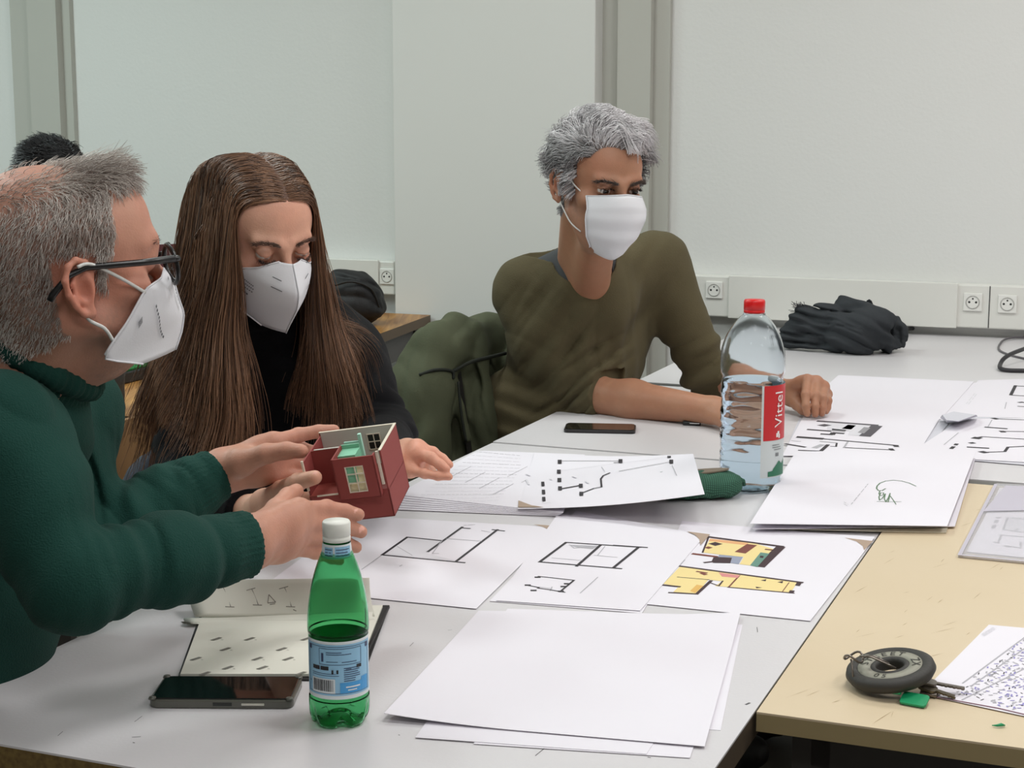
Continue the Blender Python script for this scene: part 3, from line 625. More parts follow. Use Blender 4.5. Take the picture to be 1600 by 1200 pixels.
# ------------------------------------------------------------------ green bottle
def green_bottle():
    p = T(531, 1126, .75)
    root = empty('water_bottle', p); tag(root, 'small green plastic bottle with white cap and pale blue label', 'bottle')
    face = math.atan2(-p.y, -p.x)
    prof = smoothpoly([(0, .012), (.010, .010), (.020, .003), (.0265, .0015), (.0302, .010), (.0310, .022), (.0308, .030), (.0300, .034), (.0300, .094), (.0310, .097), (.0313, .104), (.0306, .118), (.0285, .134), (.0252, .150), (.0212, .164), (.0168, .176), (.0140, .183), (.0128, .190), (.0126, .200)], 4)
    def mod(r, z, a):
        w = -.0065*max(0, math.cos(a*5+.6))**1.5*max(0, 1-z/.030)*(1 if r > .014 else 0)
        return max(r+w, 0), z+(.004*max(0, math.cos(a*5+.6)) if z < .006 and r > .014 else 0)
    m = M('green_bottle_plastic', srgb(150, 222, 178), .05, IOR=1.15, Transmission_Weight=1.0, Specular_IOR_Level=.7)
    b = MB(); b.lathe(prof, 72, mod=mod); b.lathe([(max(r-.0010, 0), z+(.001 if z < .012 else 0)) for r, z in prof][::-1], 72, mod=mod); b.build('bottle_body', m, root)
    c = MB(); c.lathe([(.0128, .190), (.0141, .1905), (.0141, .1945), (.0136, .195), (.0136, .196), (.0141, .1964), (.0141, .2088), (.0132, .2106), (0, .2108)], 56, mod=lambda r, z, a: (r*(1+.010*(math.sin(a*26) > 0)*(z > .197)*(z < .209)), z))
    c.build('cap', M('white_cap', srgb(236, 236, 228), .4), root)
    rf = lambda z: .0300 if z < .12 else .0136+(z-.190)*-.18
    ink = M('label_navy', srgb(50, 62, 96), .5); wht = M('label_edge_white', srgb(222, 228, 230), .5)
    mats = [wht, M('label_blue', srgb(146, 192, 220), .5), ink, M('label_bright_blue', srgb(72, 156, 214), .5), M('label_black', srgb(30, 30, 34), .5)]
    l = MB(); z0, z1 = .0335, .0935; zm = (z0+z1)/2
    patch(l, rf, z0, z1, face-math.pi, face+math.pi, .0004, 4, 60)
    l.mi = 1; patch(l, rf, z0+.004, z1-.003, face-R(78), face+R(76), .0007, 4, 30)
    am = face+R(-2)
    l.mi = 2; H = (z1-z0)/2
    fr = [(-.036, H-.0055, .038, H-.005), (-.036, -H+.006, .038, -H+.0066)]
    strips(l, rf, am, zm, fr+[(-.036, -H+.006, -.0354, H-.005), (.0374, -H+.006, .038, H-.005), (-.036, H-.010, -.031, H-.0055), (.033, H-.010, .038, H-.0055),
        (-.020, .006, .026, .0065), (-.020, .0225, .026, .023), (-.020, .006, -.0195, .023), (.0255, .006, .026, .023),
        (-.012, .0185, .004, .0192), (-.012, .0165, .014, .0172), (-.012, .0090, .000, .0096), (.004, .0085, .020, .0092), (-.0175, .009, -.0150, .018)], .0010)
    rg = random.Random(3)
    rows = []
    for k in range(9): rows.append((.006, .002-k*.0022, .022+rg.uniform(-.004, .006), .0028-k*.0022))
    rows += [(-.030, -.0035, -.002, -.0030), (-.030, -.0055, .001, -.0050), (.008, .001, .014, .0016)]
    strips(l, rf, am, zm, rows, .0010)
    l.mi = 4; strips(l, rf, am, zm, [(-.029, .0005, -.0195, .0045), (-.0185, .0005, -.0095, .0045), (.020, .0015, .026, .005), (-.0065, -.003, -.0045, .001), (-.0015, -.003, .0005, .001), (-.034, -.014, -.0332, -.012)], .0011)
    l.mi = 0; strips(l, rf, am, zm, [(-.030, -.0235, -.003, -.0085)], .0011)
    l.mi = 4; x = -.0285
    while x < -.0045:
        w = rg.choice([.0004, .0008, .0012]); strips(l, rf, am, zm, [(x, -.0215, x+w, -.0095)], .0014); x += w+rg.choice([.0005, .0008])
    l.mi = 3; strips(l, rf, am, zm, [(.002, -.0235, .036, -.0125), (.026, -.0125, .036, -.009)], .0011)
    l.mi = 0; strips(l, rf, am, zm, [(.008, -.018, .024, -.0165), (.010, -.021, .020, -.0198)], .0014)
    l.build('label', mats, root)
    n = MB(); patch(n, lambda z: .0153-(z-.174)*.12, .1745, .1885, face-math.pi, face+math.pi, .0006, 4, 40)
    n.mi = 1; rn = lambda z: .0153-(z-.174)*.12
    n2 = [(-.014, -.0045, -.004, .0045), (-.002, -.0055, .016, .0052)]
    strips(n, rn, face, .1815, n2, .0010)
    n.mi = 2; strips(n, rn, face, .1815, [(-.001, .002, .014, .0028), (-.001, -.001, .012, -.0002), (-.001, -.004, .014, -.0032), (-.013, .002, -.005, .0028), (-.013, -.001, -.006, -.0002), (-.013, -.004, -.005, -.0032)], .0013)
    n.build('neck_label', mats, root)
green_bottle()
# ------------------------------------------------------------------ phones
def rrect(w, h, r, n=6):
    pts = []
    for cx, cy, a in ((w/2-r, h/2-r, 0), (-w/2+r, h/2-r, 90), (-w/2+r, -h/2+r, 180), (w/2-r, -h/2+r, 270)):
        for k in range(n+1): t = R(a+90*k/n); pts.append((cx+r*math.cos(t), cy+r*math.sin(t)))
    return pts
def phone(label, c, ang, L, Wd, th, rim, port):
    root = empty('smartphone', c, ang); tag(root, label, 'phone')
    b = MB(); b.prism(rrect(L, Wd, .010), 0, th*.86); b.build('phone_body', rim, root, bevel=.0016)
    s = MB(); s.prism(rrect(L-.006, Wd-.006, .008), th*.86, th); s.build('screen', M('phone_glass', srgb(12, 16, 16), .07, Coat_Weight=.6), root, bevel=.0006)
    if port:
        q = MB(); q.box((-.008, -Wd/2-.0006, th*.30), (.012, -Wd/2+.001, th*.66)); q.build('port_cutout', M('port_dark', srgb(40, 42, 40), .5), root, bevel=.0004)
        q = MB(); q.box((.022, -Wd/2-.0010, th*.36), (.046, -Wd/2+.001, th*.60)); q.build('side_button', M('silver_button', srgb(210, 208, 196), .3, .6), root, bevel=.0005)
        for sx in (-1, 1):
            for sy in (-1, 1):
                q = MB(); q.tube([(sx*(L/2-.004), sy*(Wd/2-.004), th*.86), (sx*(L/2-.004), sy*(Wd/2-.004), th*1.08)], [.0045, .0035], 12); q.build('case_corner', rim, root)
    return root
pc = (T(232, 1103, .752)+T(464, 1105, .752)+T(262, 1068, .752)+T(462, 1068, .752))/4; pc.z = .7502
phone('dark smartphone in a grey case lying beside the green bottle', pc, R(-1), .152, .074, .0105, M('smoky_case', srgb(88, 88, 80), .28, Coat_Weight=.4), True)
pc = (T(874, 678)+T(996, 684)+T(890, 664)+T(992, 667))/4; pc.z = .7502
phone('small black smartphone by the forearm of the man in olive', pc, R(-6), .142, .074, .009, M('black_phone_body', srgb(34, 31, 32), .35), False)
# ------------------------------------------------------------------ notebook
def notebook():
    zc = .7503
    A, B = T(274, 1060, zc), T(318, 948, zc); C_, D = T(608, 950, zc), T(560, 1075, zc)
    c = (A+B+C_+D)/4; c.z = .75
    root = empty('notebook', c); tag(root, 'open cream-paged notebook with black cover, standing behind the phone', 'notebook')
    blk = M('notebook_cover', srgb(28, 26, 28), .6); crm = M('notebook_page', srgb(222, 220, 208), .75); nk = M('page_print', srgb(118, 116, 108), .7); pw = M('page_pencil', srgb(140, 134, 126), .7)
    def quad(mb, P, up, th): mb.hexa([p-c+Vector((0, 0, up)) for p in P], [p-c+Vector((0, 0, up+th)) for p in P])
    L0, L1, R0, R1 = T(277, 1062, .75), T(318, 946, .75), T(565, 1066, .75), T(609, 948, .75)
    b = MB(); quad(b, [L0, R0, R1, L1], .0002, .0022); b.build('cover', blk, root, bevel=.001)
    blk2 = MB(); i0, i1, j1, j0 = T(556, 1058, .752), T(322, 950, .752), T(598, 950, .752), T(282, 1058, .752)
    quad(blk2, [j0, i0, j1, i1], .0008, .003); blk2.mi = 1
    # printed endpaper marks in a staggered pattern
    for r_, (y, xs) in enumerate(((998, (338, 390, 478)), (1014, (352, 440)), (1029, (306, 402, 450)), (1043, (356, 410)), (1052, (320, 470)))):
        for x in xs:
            p = T(x, y, .7563); d = (U*.013+V*.004); n = V*.0024; q = [p-n-d*.5, p+n-d*.5, p+n+d*.5, p-n+d*.5]
            blk2.add([v-c+Vector((0, 0, 0)) for v in q], [(0, 1, 2, 3)]); p2 = p+V*.007-U*.001; q = [p2, p2+V*.003, p2+V*.003+U*.0008, p2+U*.0008]; blk2.add([v-c for v in q], [(0, 1, 2, 3)])
    blk2.build('page_block', [crm, nk], root)
    # fanned pages: curved sheets hinged on the spine near the bottle side, leaning back
    def leaf(pts_b, pts_t, bow, name='page', mark=None):
        n = 12; m = 8; vs = []; fs = []
        A_, B_ = pts_b; C2, D2 = pts_t
        for j in range(m+1):
            for i in range(n+1):
                s_, t = i/n, j/m; p = (A_*(1-s_)+B_*s_)*(1-t)+(C2*(1-s_)+D2*s_)*t
                vs.append(p-c-U*bow*math.sin(t*math.pi)+UP*0)
        k = len(vs); vs += [v+U*.0006 for v in vs]
        for j in range(m):
            for i in range(n): a = j*(n+1)+i; fs.append((a, a+1, a+n+2, a+n+1)); a += k; fs.append((a, a+n+1, a+n+2, a+1))
        rim = [i for i in range(n+1)]+[j*(n+1)+n for j in range(1, m+1)]+[m*(n+1)+i for i in range(n-1, -1, -1)]+[j*(n+1) for j in range(m-1, 0, -1)]
        for q in range(len(rim)): a, b_ = rim[q], rim[(q+1) % len(rim)]; fs.append((b_, a, a+k, b_+k))
        mb = MB(); mb.smooth = True; mb.add(vs, fs); mb.smooth = False; mb.mi = 1
        if mark: mark(mb, lambda s_, t: (A_*(1-s_)+B_*s_)*(1-t)+(C2*(1-s_)+D2*s_)*t-c-U*(bow*math.sin(t*math.pi)+.0006))
        return mb.build(name, [crm, pw], root)
    base_y = 1.0
    bl, br = T(316, 972, .754), T(590, 980, .754)
    Yb = bl.y
    def up(px, py, Y): p = W(px, py, Y); p.z = max(p.z, .7545); return p
    def marks(mb, f):
        def ln(a, b_, w=.004):
            P0, P1 = f(*a), f(*b_); d = P1-P0; L = d.length; n = Vector((d.z, 0, -d.x)).normalized()*w*.13
            mb.add([P0-n, P1-n, P1+n, P0+n], [(0, 1, 2, 3)])
        for x, y0, y1 in ((.20, .9, .30), (.355, .85, .35), (.535, .88, .3)):
            ln((x-.03, y0-.12), (x+.02, y0-.06)); ln((x, y0-.08), (x+.02, y1)); ln((x-.01, y1), (x+.04, y1-.01))
        ln((.43, .40), (.445, .62)); ln((.445, .62), (.475, .42)); ln((.43, .40), (.475, .42)); ln((.44, .36), (.47, .38)); ln((.56, .22), (.575, .18))
    leaf((up(305, 964, Yb+.010), up(586, 966, Yb+.016)), (up(291, 907, Yb+.050), up(577, 903, Yb+.055)), .004, mark=marks)
    leaf((up(300, 985, Yb-.004), up(590, 985, Yb+.004)), (up(287, 966, Yb+.012), up(582, 956, Yb+.018)), .006)
    leaf((up(300, 990, Yb-.010), up(590, 992, Yb-.004)), (up(283, 982, Yb+.000), up(582, 978, Yb+.006)), .004)
    e = MB(); P0, P1 = T(596, 948, .753), T(566, 1010, .753)
    e.tube([T(607, 949, .757)-c, T(590, 985, .757)-c, T(572, 1025, .756)-c], .0018, 6); e.build('elastic_band', blk, root)
notebook()
# ------------------------------------------------------------------ pencil case, pen cap
def pencil_case():
    a, b = T(1022, 780, .75), T(1152, 776, .75); a.z = b.z = .75
    c = (a+b)/2; d = (b-a).normalized(); ang = math.atan2(d.y, d.x)
    root = empty('pencil_case', c, ang); tag(root, 'green gingham pencil case lying open beside the water bottle', 'pencil case')
    L = .155; n = 30; m = 28; vs = []; fs = []
    for i in range(n+1):
        t = i/n; x = -L/2+L*t; f = (1-abs(2*t-1)**4.5)**.5
        for k in range(m):
            t2 = 2*math.pi*k/m; yy, zz = math.cos(t2), math.sin(t2)
            ry = .032*f+.002; rz = .020*f+.002
            q = .0012*math.sin(x*180+k*.9)*f+.0016*math.sin(k*1.9+x*60)*(abs(2*t-1))
            z = .0225+(rz+q)*math.copysign(abs(zz)**.8, zz); vs.append((x, (ry+q)*math.copysign(abs(yy)**.85, yy), max(z, .0006)))
    for i in range(n):
        for k in range(m): fs.append((i*m+k, i*m+(k+1) % m, (i+1)*m+(k+1) % m, (i+1)*m+k))
    fs += [tuple(range(m))[::-1], tuple(n*m+k for k in range(m))]
    mt = M('gingham_cloth', srgb(66, 108, 88), .85); nt = mt.node_tree; bs = nt.nodes['Principled BSDF']; tc = nt.nodes.new('ShaderNodeTexCoord')
    sx = nt.nodes.new('ShaderNodeSeparateXYZ'); nt.links.new(tc.outputs['Object'], sx.inputs[0])
    def wave(o, k):
        a_ = nt.nodes.new('ShaderNodeMath'); a_.operation = 'MULTIPLY'; a_.inputs[1].default_value = k; nt.links.new(o, a_.inputs[0])
        b_ = nt.nodes.new('ShaderNodeMath'); b_.operation = 'SINE'; nt.links.new(a_.outputs[0], b_.inputs[0])
        g = nt.nodes.new('ShaderNodeMath'); g.operation = 'GREATER_THAN'; g.inputs[1].default_value = .35; nt.links.new(b_.outputs[0], g.inputs[0]); return g.outputs[0]
    ad = nt.nodes.new('ShaderNodeMath'); ad.operation = 'ADD'; nt.links.new(sx.outputs[1], ad.inputs[0]); nt.links.new(sx.outputs[2], ad.inputs[1])
    w1, w2 = wave(sx.outputs[0], 1750), wave(ad.outputs[0], 1750); mx = nt.nodes.new('ShaderNodeMath'); mx.operation = 'MAXIMUM'; nt.links.new(w1, mx.inputs[0]); nt.links.new(w2, mx.inputs[1])
    mix = nt.nodes.new('ShaderNodeMix'); mix.data_type = 'RGBA'; mix.inputs[6].default_value = (*srgb(70, 118, 96), 1); mix.inputs[7].default_value = (*srgb(40, 78, 62), 1)
    nt.links.new(mx.outputs[0], mix.inputs[0]); nt.links.new(mix.outputs[2], bs.inputs['Base Color'])
    link_mesh('case_body', vs, fs, mt, root, smooth=True)
    z = MB(); z.tube([(-.03+.095*k/10, -.016+.012*math.sin(k/10*2.6)-.0, +.0432-.010*(k/10)**3) for k in range(11)], .0018, 8); z.build('zip', M('zip_cream', srgb(196, 196, 180), .6), root)
    li = MB(); pts = smoothpoly([(-.03, -.008), (.01, -.013), (.040, -.010), (.058, .0), (.045, .010), (.01, .016), (-.03, .012)], 4)
    li.prism([(x, y) for x, y in pts], .0420, .0442, Matrix.Rotation(R(-4), 4, 'Y')); li.build('lining', M('case_lining', srgb(126, 112, 96), .8), root)
    t = MB(); t.tube([(.072, 0, .03), (.080, .002, .026), (.082, .004, .018)], .0035, 8); t.build('pull_tab', mt, root)
pencil_case()
pc_ = T(1081, 665, .7515)
root = empty('pen_cap', pc_, R(-12)); tag(root, 'small black pen cap under the wrist near the water bottle', 'pen cap')
b = MB(); b.tube([(-.018, 0, .0048), (.018, 0, .0048)], [.0046, .0042], 14); b.build('cap_body', M('pen_black', srgb(28, 26, 30), .3), root)
b = MB(); b.box((-.004, -.0062, .005), (.016, -.0042, .0066)); b.build('clip', M('pen_clip', srgb(220, 220, 220), .25, .5), root)
# ------------------------------------------------------------------ round key fob with keys on the beige table
def key_fob():
    z0 = .753
    c = T(1392, 1077, z0); c.z = z0
    root = empty('key_fob', c, R(0)); tag(root, 'round black rubber tyre-shaped key fob with keys and a green tag', 'key fob')
    tilt = Matrix.Translation((0, .004, .0195)) @ Matrix.Rotation(R(4), 4, 'X') @ Matrix.Rotation(R(-11), 4, 'Y') @ Matrix.Scale(1.08, 4)
    rub = M('black_rubber', srgb(50, 48, 44), .6, bump=(300, .1))
    b = MB(); b.lathe([(.0135, -.004), (.0180, -.0075), (.034, -.0085), (.0415, -.005), (.0445, 0), (.043, .005), (.0385, .0075), (.0330, .0072), (.032, .0055), (.0190, .0055), (.0180, .0072), (.0145, .0065), (.0135, .003), (.0135, -.004)], 64, tilt)
    b.build('tyre_ring', rub, root)
    l = MB(); l.lathe([(.0318, .0057), (.0318, .0062), (.0192, .0062), (.0192, .0057)], 64, tilt); l.mi = 1
    def arc(word, a_mid, size, r, flip=False):
        n = len(word); st = size*.74/r
        for k, ch in enumerate(word):
            a = a_mid-(k-(n-1)/2)*st*(1 if not flip else -1)
            vs, fs = text_geo(ch, size); rot = Matrix.Rotation(a-math.pi/2+(math.pi if flip else 0), 4, 'Z')
            l.add([(v[0], v[1], 0) for v in vs], fs, tilt @ Matrix.Translation((r*math.cos(a), r*math.sin(a), .0067)) @ rot)
    arc('STREET', R(100), .0118, .0255); arc('05', R(235), .0105, .0255, True); arc('ZX', R(352), .0125, .0255)
    l.build('lettered_band', [M('band_grey', srgb(150, 148, 134), .55), M('band_letter', srgb(44, 42, 38), .6)], root)
    chrome = M('key_metal', srgb(120, 112, 104), .3, .8)
    r_ = MB(); ring = [(-.040+.010*math.cos(t), .006+.009*math.sin(t), .034+.004*math.sin(t*2)) for t in [2*math.pi*k/20 for k in range(20)]]; r_.tube(ring, .0013, 8, closed=True)
    r_.tube([(-.034, .004, .036), (-.022, 0, .036), (-.008, -.006, .031), (.002, -.010, .027)], .0012, 6); r_.tube([(-.030, .008, .036), (-.018, .002, .036), (-.004, -.004, .030)], .0012, 6)
    r_.tube([(-.044, 0, .034), (-.043, -.006, .022), (-.042, -.010, .010)], .0012, 6)
    r_.build('chain', chrome, root)
    g = MB(); g.prism(rrect(.028, .020, .004), 0, .003, Matrix.Translation((.014, -.046, .004)) @ Matrix.Rotation(R(-30), 4, 'Z') @ Matrix.Rotation(R(18), 4, 'X'))
    g.prism(rrect(.010, .010, .002), 0, .003, Matrix.Translation((-.002, -.034, .008)) @ Matrix.Rotation(R(-20), 4, 'Z'))
    g.build('green_tag', M('green_tag', srgb(18, 150, 96), .4), root, bevel=.0008)
    def key(name, p, ang, L, col, zt):
        k = MB(); Mx = Matrix.Translation(p) @ Matrix.Rotation(ang, 4, 'Z') @ Matrix.Rotation(zt, 4, 'Y')
        k.prism(rrect(.020, .018, .006), -.0012, .0012, Mx); k.box((.009, -.0028, -.0011), (.009+L, .0028, .0011), Mx)
        for q in range(6): k.box((.014+q*L/7, -.0038-(q % 2)*.0008, -.001), (.0165+q*L/7, -.0026, .001), Mx)
        k.build('key', col, root)
    key('key', (.036, -.010, .012), R(-14), .030, chrome, R(6)); key('key', (.034, -.020, .009), R(-28), .020, M('old_brass', srgb(96, 88, 72), .35, .8), R(10))
    e = MB(); e.tube([(.030, -.016, .008), (.036, -.022, .006), (.042, -.014, .010), (.034, -.010, .012), (.030, -.016, .008)], .0016, 8); e.tube([(.026, -.022, .005), (.040, -.028, .003), (.046, -.020, .004)], .003, 8)
    e.build('split_ring', chrome, root)
key_fob()
# green fluff on the beige table
b = MB(); q = T(1560, 1136, .7535); b.tube([(-.006, .002, .001), (-.002, -.001, .002), (.003, .000, .0025), (.007, .002, .001)], [.0004, .0012, .0018, .0008], 6)
tag(b.build('thread_scrap', M('green_tag'), None, q), 'tiny green scrap on the beige table near its khaki edge', 'scrap')
# ------------------------------------------------------------------ cables
def cable(label, pts, r, name='cable', col=(36, 34, 38)):
    P = smoothpoly([tuple(p) for p in pts], 8); c = Vector(pts[0]); b = MB(); b.tube([Vector(p)-c for p in P], r, 10)
    tag(b.build(name, M('cable_'+'_'.join(map(str, col)), srgb(*col), .45), None, c), label, 'cable')
zt = .7512
cable('thick dark cable looping back at the table side near the far plans', [T(1680, 588, zt+.006), T(1620, 580, zt+.006), T(1570, 578, zt+.006), T(1563, 569, zt+.012), T(1580, 553, zt+.03), T(1640, 532, zt+.04)], .0055)
cable('thin grey cable loop lying behind the thick dark one', [T(1690, 572, zt+.003), T(1610, 562, zt+.003), T(1566, 550, zt+.003), T(1562, 538, zt+.004), T(1580, 528, zt+.006), T(1650, 524, zt+.01)], .0028, col=(96, 92, 96))
cable('black cable end poking out beside the bundled scarf', [T(1395, 530, zt+.012), T(1412, 516, zt+.02), T(1428, 513, zt+.012), T(1443, 517, zt+.004)], .006)
# ------------------------------------------------------------------ smooth-blended solids -> one continuous mesh
A3 = lambda v: np.array(tuple(v), float)
def vnoise(P, seed=0):
    """smooth value noise in [-1,1]"""
    I = np.floor(P).astype(np.int64); f = P-I; f = f*f*(3-2*f); out = np.zeros(len(P))
    def h(i, j, k):
        n = (i*374761393+j*668265263+k*2147483647+seed*974634777) & 0xffffffff
        n = ((n ^ (n >> 13))*1274126177) & 0xffffffff
        return ((n ^ (n >> 16)) & 0xffff)/32767.5-1
    for a in (0, 1):
        for b in (0, 1):
            for c in (0, 1):
                w = (f[:, 0] if a else 1-f[:, 0])*(f[:, 1] if b else 1-f[:, 1])*(f[:, 2] if c else 1-f[:, 2])
                out += w*h(I[:, 0]+a, I[:, 1]+b, I[:, 2]+c)
    return out
class Frame:
    def __init__(s, o, alpha, beta=0, gamma=0, scale=1.0):
        """forward at angle alpha in the ground plane, tipped down by beta, rolled by gamma; columns right, forward, up"""
        f = np.array([math.cos(alpha), math.sin(alpha), 0.]); u = np.array([0, 0, 1.]); r = np.cross(f, u)
        f2 = f*math.cos(beta)-u*math.sin(beta); u2 = np.cross(r, f2)
        r3 = r*math.cos(gamma)+u2*math.sin(gamma); u3 = np.cross(r3, f2)
        s.o = A3(o); s.m = np.stack([r3, f2, u3], 1); s.s = scale
    def __call__(s, *p): return s.o+s.m @ (np.array(p, float)*s.s)
    def inv(s, P): return ((P-s.o) @ s.m)/s.s
    def mat(s): return Matrix([[*(s.m[i]*s.s), s.o[i]] for i in range(3)]+[[0, 0, 0, 1]])
class Sdf:
    def __init__(s): s.p = []; s.folds = []; s.extra = None; s.post = []
    def cap(s, a, b, ra, rb=None, k=.01, op=0):
        a, b = A3(a), A3(b); rb = ra if rb is None else rb
        s.p.append(('c', a, b, ra, rb, k, op, (a+b)/2, np.linalg.norm(b-a)/2+max(ra, rb))); return s
    def chain(s, pts, rs, k=.01):
        for i in range(len(pts)-1): s.cap(pts[i], pts[i+1], rs[i], rs[i+1], k)
    def ell(s, c, r, m=None, k=.01, op=0):
        c = A3(c); r = np.array(r, float); m = np.eye(3) if m is None else m
        s.p.append(('e', c, r, m, None, k, op, c, r.max())); return s
    def box(s, c, h, m=None, rd=.01, k=.01, op=0):
        c = A3(c); h = np.array(h, float); m = np.eye(3) if m is None else m
        s.p.append(('b', c, h, m, rd, k, op, c, np.linalg.norm(h)+rd)); return s
    def cut(s, p, ax, depth=.06, half=.056):
        """slice everything beyond point p along axis ax"""
        ax = A3(ax); ax = ax/np.linalg.norm(ax); u = np.cross(ax, [0, 0, 1.]); u /= np.linalg.norm(u); m = np.stack([ax, u, np.cross(ax, u)], 1)
        q = ('b', A3(p)+ax*depth/2, np.array((depth/2, half, half)), m, .0005); s.post.append(lambda P: s._one(q, P)); return s
    def lid(s, c, r, n, off, k=.002):
        """sphere kept only on the side where (p-c).n > off"""
        c, n = A3(c), A3(n); s.p.append(('l', c, r, n/np.linalg.norm(n), off, k, 0, c, r)); return s
    def fold(s, c, rad, axis, wl, amp, warp=.6, seed=0):
        ax = A3(axis); ax /= np.linalg.norm(ax); s.folds.append((A3(c), rad, ax, 2*math.pi/wl, amp, warp, seed)); return s
    def _one(s, q, P):
        t = q[0]
        if t == 'c':
            ab = q[2]-q[1]; L2 = ab @ ab+1e-12; h = np.clip(((P-q[1]) @ ab)/L2, 0, 1)
            return np.linalg.norm(P-(q[1]+h[:, None]*ab), axis=1)-(q[3]+(q[4]-q[3])*h)
        if t == 'e':
            X = (P-q[1]) @ q[3]; k0 = np.linalg.norm(X/q[2], axis=1); k1 = np.linalg.norm(X/(q[2]**2), axis=1)+1e-9
            return np.maximum(k0*(k0-1)/k1, -q[2].min())
        if t == 'b':
            X = np.abs((P-q[1]) @ q[3])-q[2]
            return np.linalg.norm(np.maximum(X, 0), axis=1)+np.minimum(X.max(1), 0)-q[4]
        if t == 'l':
            X = P-q[1]; return np.maximum(np.linalg.norm(X, axis=1)-q[2], q[4]-X @ q[3])
    def ev(s, P, prims=None, disp=True):
        d = np.full(len(P), 1.0)
        for q in (s.p if prims is None else prims):
            di = s._one(q, P); k = q[5]
            if q[6] == 0:
                h = np.maximum(k-np.abs(d-di), 0)/k; d = np.minimum(d, di)-h*h*k*.25
            else:
                h = np.maximum(k-np.abs(-d-di), 0)/k; d = np.maximum(d, -di)+h*h*k*.25
        if disp and s.folds:
            for c, rad, ax, fr, amp, warp, seed in s.folds:
                X = P-c; w = np.exp(-(X*X).sum(1)/(rad*rad)); m = w > .03
                if not m.any(): continue
                Xm = X[m]; al = Xm @ ax; pr = Xm-np.outer(al, ax); wl = 2*math.pi/fr
                Q = (al[:, None]*ax*1.25+pr*.17)/wl; Q2 = Q+warp*.9*vnoise(P[m]*7+seed*3.1, seed+50)[:, None]+seed*17.7
                n = vnoise(Q2, seed)*.75+vnoise(Q2*1.9+5, seed+9)*.35
                d[m] -= amp*w[m]*(np.abs(n)*3.2-.9)
        if disp and s.extra is not None: d = d-s.extra(P)
        for f in s.post: d = np.maximum(d, -f(P))
        return d
    def mesh(s, res=.0025, B=16, clip=None):
        lo = np.min([q[7]-q[8]-q[5] for q in s.p if q[6] == 0], 0)-res*2; hi = np.max([q[7]+q[8]+q[5] for q in s.p if q[6] == 0], 0)+res*2
        if clip: lo = np.maximum(lo, clip[0]); hi = np.minimum(hi, clip[1])
        bs = B*res; nb = np.ceil((hi-lo)/bs).astype(int); rad = bs*.87
        gi = np.stack(np.meshgrid(*[np.arange(n) for n in nb], indexing='ij'), -1).reshape(-1, 3); cen = lo+(gi+.5)*bs
        d = s.ev(cen, disp=False); gi = gi[np.abs(d) < rad*1.25+.008]
        ar = np.arange(B+1); loc = np.stack(np.meshgrid(ar, ar, ar, indexing='ij'), -1)
        pc = np.array([q[7] for q in s.p]); pr = np.array([q[8]+q[5] for q in s.p])
        ids = []; vps = []; E = [[], [], []]; big = 1 << 20
        for g in gi:
            base = g*B; P = lo+(base+loc.reshape(-1, 3))*res; c = lo+(g+.5)*bs
            m = np.linalg.norm(pc-c, axis=1)-pr < rad+.02
            F = s.ev(P, [q for q, mm in zip(s.p, m) if mm]).reshape(B+1, B+1, B+1); S = F < 0
            if S.all() or not S.any(): continue
            acc = np.zeros((B, B, B, 3)); cnt = np.zeros((B, B, B))
            for ax in range(3):
                A_ = [slice(0, B+1)]*3; B_ = [slice(0, B+1)]*3; A_[ax] = slice(0, B); B_[ax] = slice(1, B+1)
                f0, f1 = F[tuple(A_)], F[tuple(B_)]; cr = (f0 < 0) != (f1 < 0); t = np.where(cr, f0/np.where(cr, f0-f1, 1), 0)
                o1, o2 = [a for a in range(3) if a != ax]
                for da in (0, 1):
                    for db in (0, 1):
                        sl = [slice(0, B)]*3; sl[o1] = slice(da, B+da); sl[o2] = slice(db, B+db); c_ = cr[tuple(sl)]; t_ = t[tuple(sl)]
                        cnt += c_; acc[..., ax] += t_*c_; acc[..., o1] += da*c_; acc[..., o2] += db*c_
                sl = [slice(0, B)]*3; w = np.argwhere(cr[tuple(sl)])
                if len(w): E[ax].append(np.concatenate([w+base, (f0 < 0)[tuple(sl)][tuple(w.T)][:, None]], 1))
            w = np.argwhere(cnt > 0); vp = acc[tuple(w.T)]/cnt[tuple(w.T)][:, None]; gidx = w+base
            ids.append((gidx[:, 0]*big+gidx[:, 1])*big+gidx[:, 2]); vps.append(lo+(gidx+vp)*res)
        ids = np.concatenate(ids); V_ = np.concatenate(vps); o = np.argsort(ids); ids = ids[o]; V_ = V_[o]
        quads = []
        for ax in range(3):
            if not E[ax]: continue
            e = np.concatenate(E[ax]); o1, o2 = [(1, 2), (2, 0), (0, 1)][ax]; qs = []
            ok = np.ones(len(e), bool)
            for da, db in ((1, 1), (0, 1), (0, 0), (1, 0)):
                c = e[:, :3].copy(); c[:, o1] -= da; c[:, o2] -= db; key = (c[:, 0]*big+c[:, 1])*big+c[:, 2]
                i = np.clip(np.searchsorted(ids, key), 0, len(ids)-1); ok &= ids[i] == key; qs.append(i)
            q = np.stack(qs, 1); fl = e[:, 3] == 0; q[fl] = q[fl][:, ::-1]; quads.append(q[ok])
        Q = np.concatenate(quads)
        # light relaxation
        for _ in range(1):
            acc = np.zeros_like(V_); cn = np.zeros(len(V_))
            for a, b in ((0, 1), (1, 2), (2, 3), (3, 0)):
                np.add.at(acc, Q[:, a], V_[Q[:, b]]); np.add.at(acc, Q[:, b], V_[Q[:, a]]); np.add.at(cn, Q[:, a], 1); np.add.at(cn, Q[:, b], 1)
            V_ = V_*.5+.5*acc/np.maximum(cn, 1)[:, None]
        return V_, Q
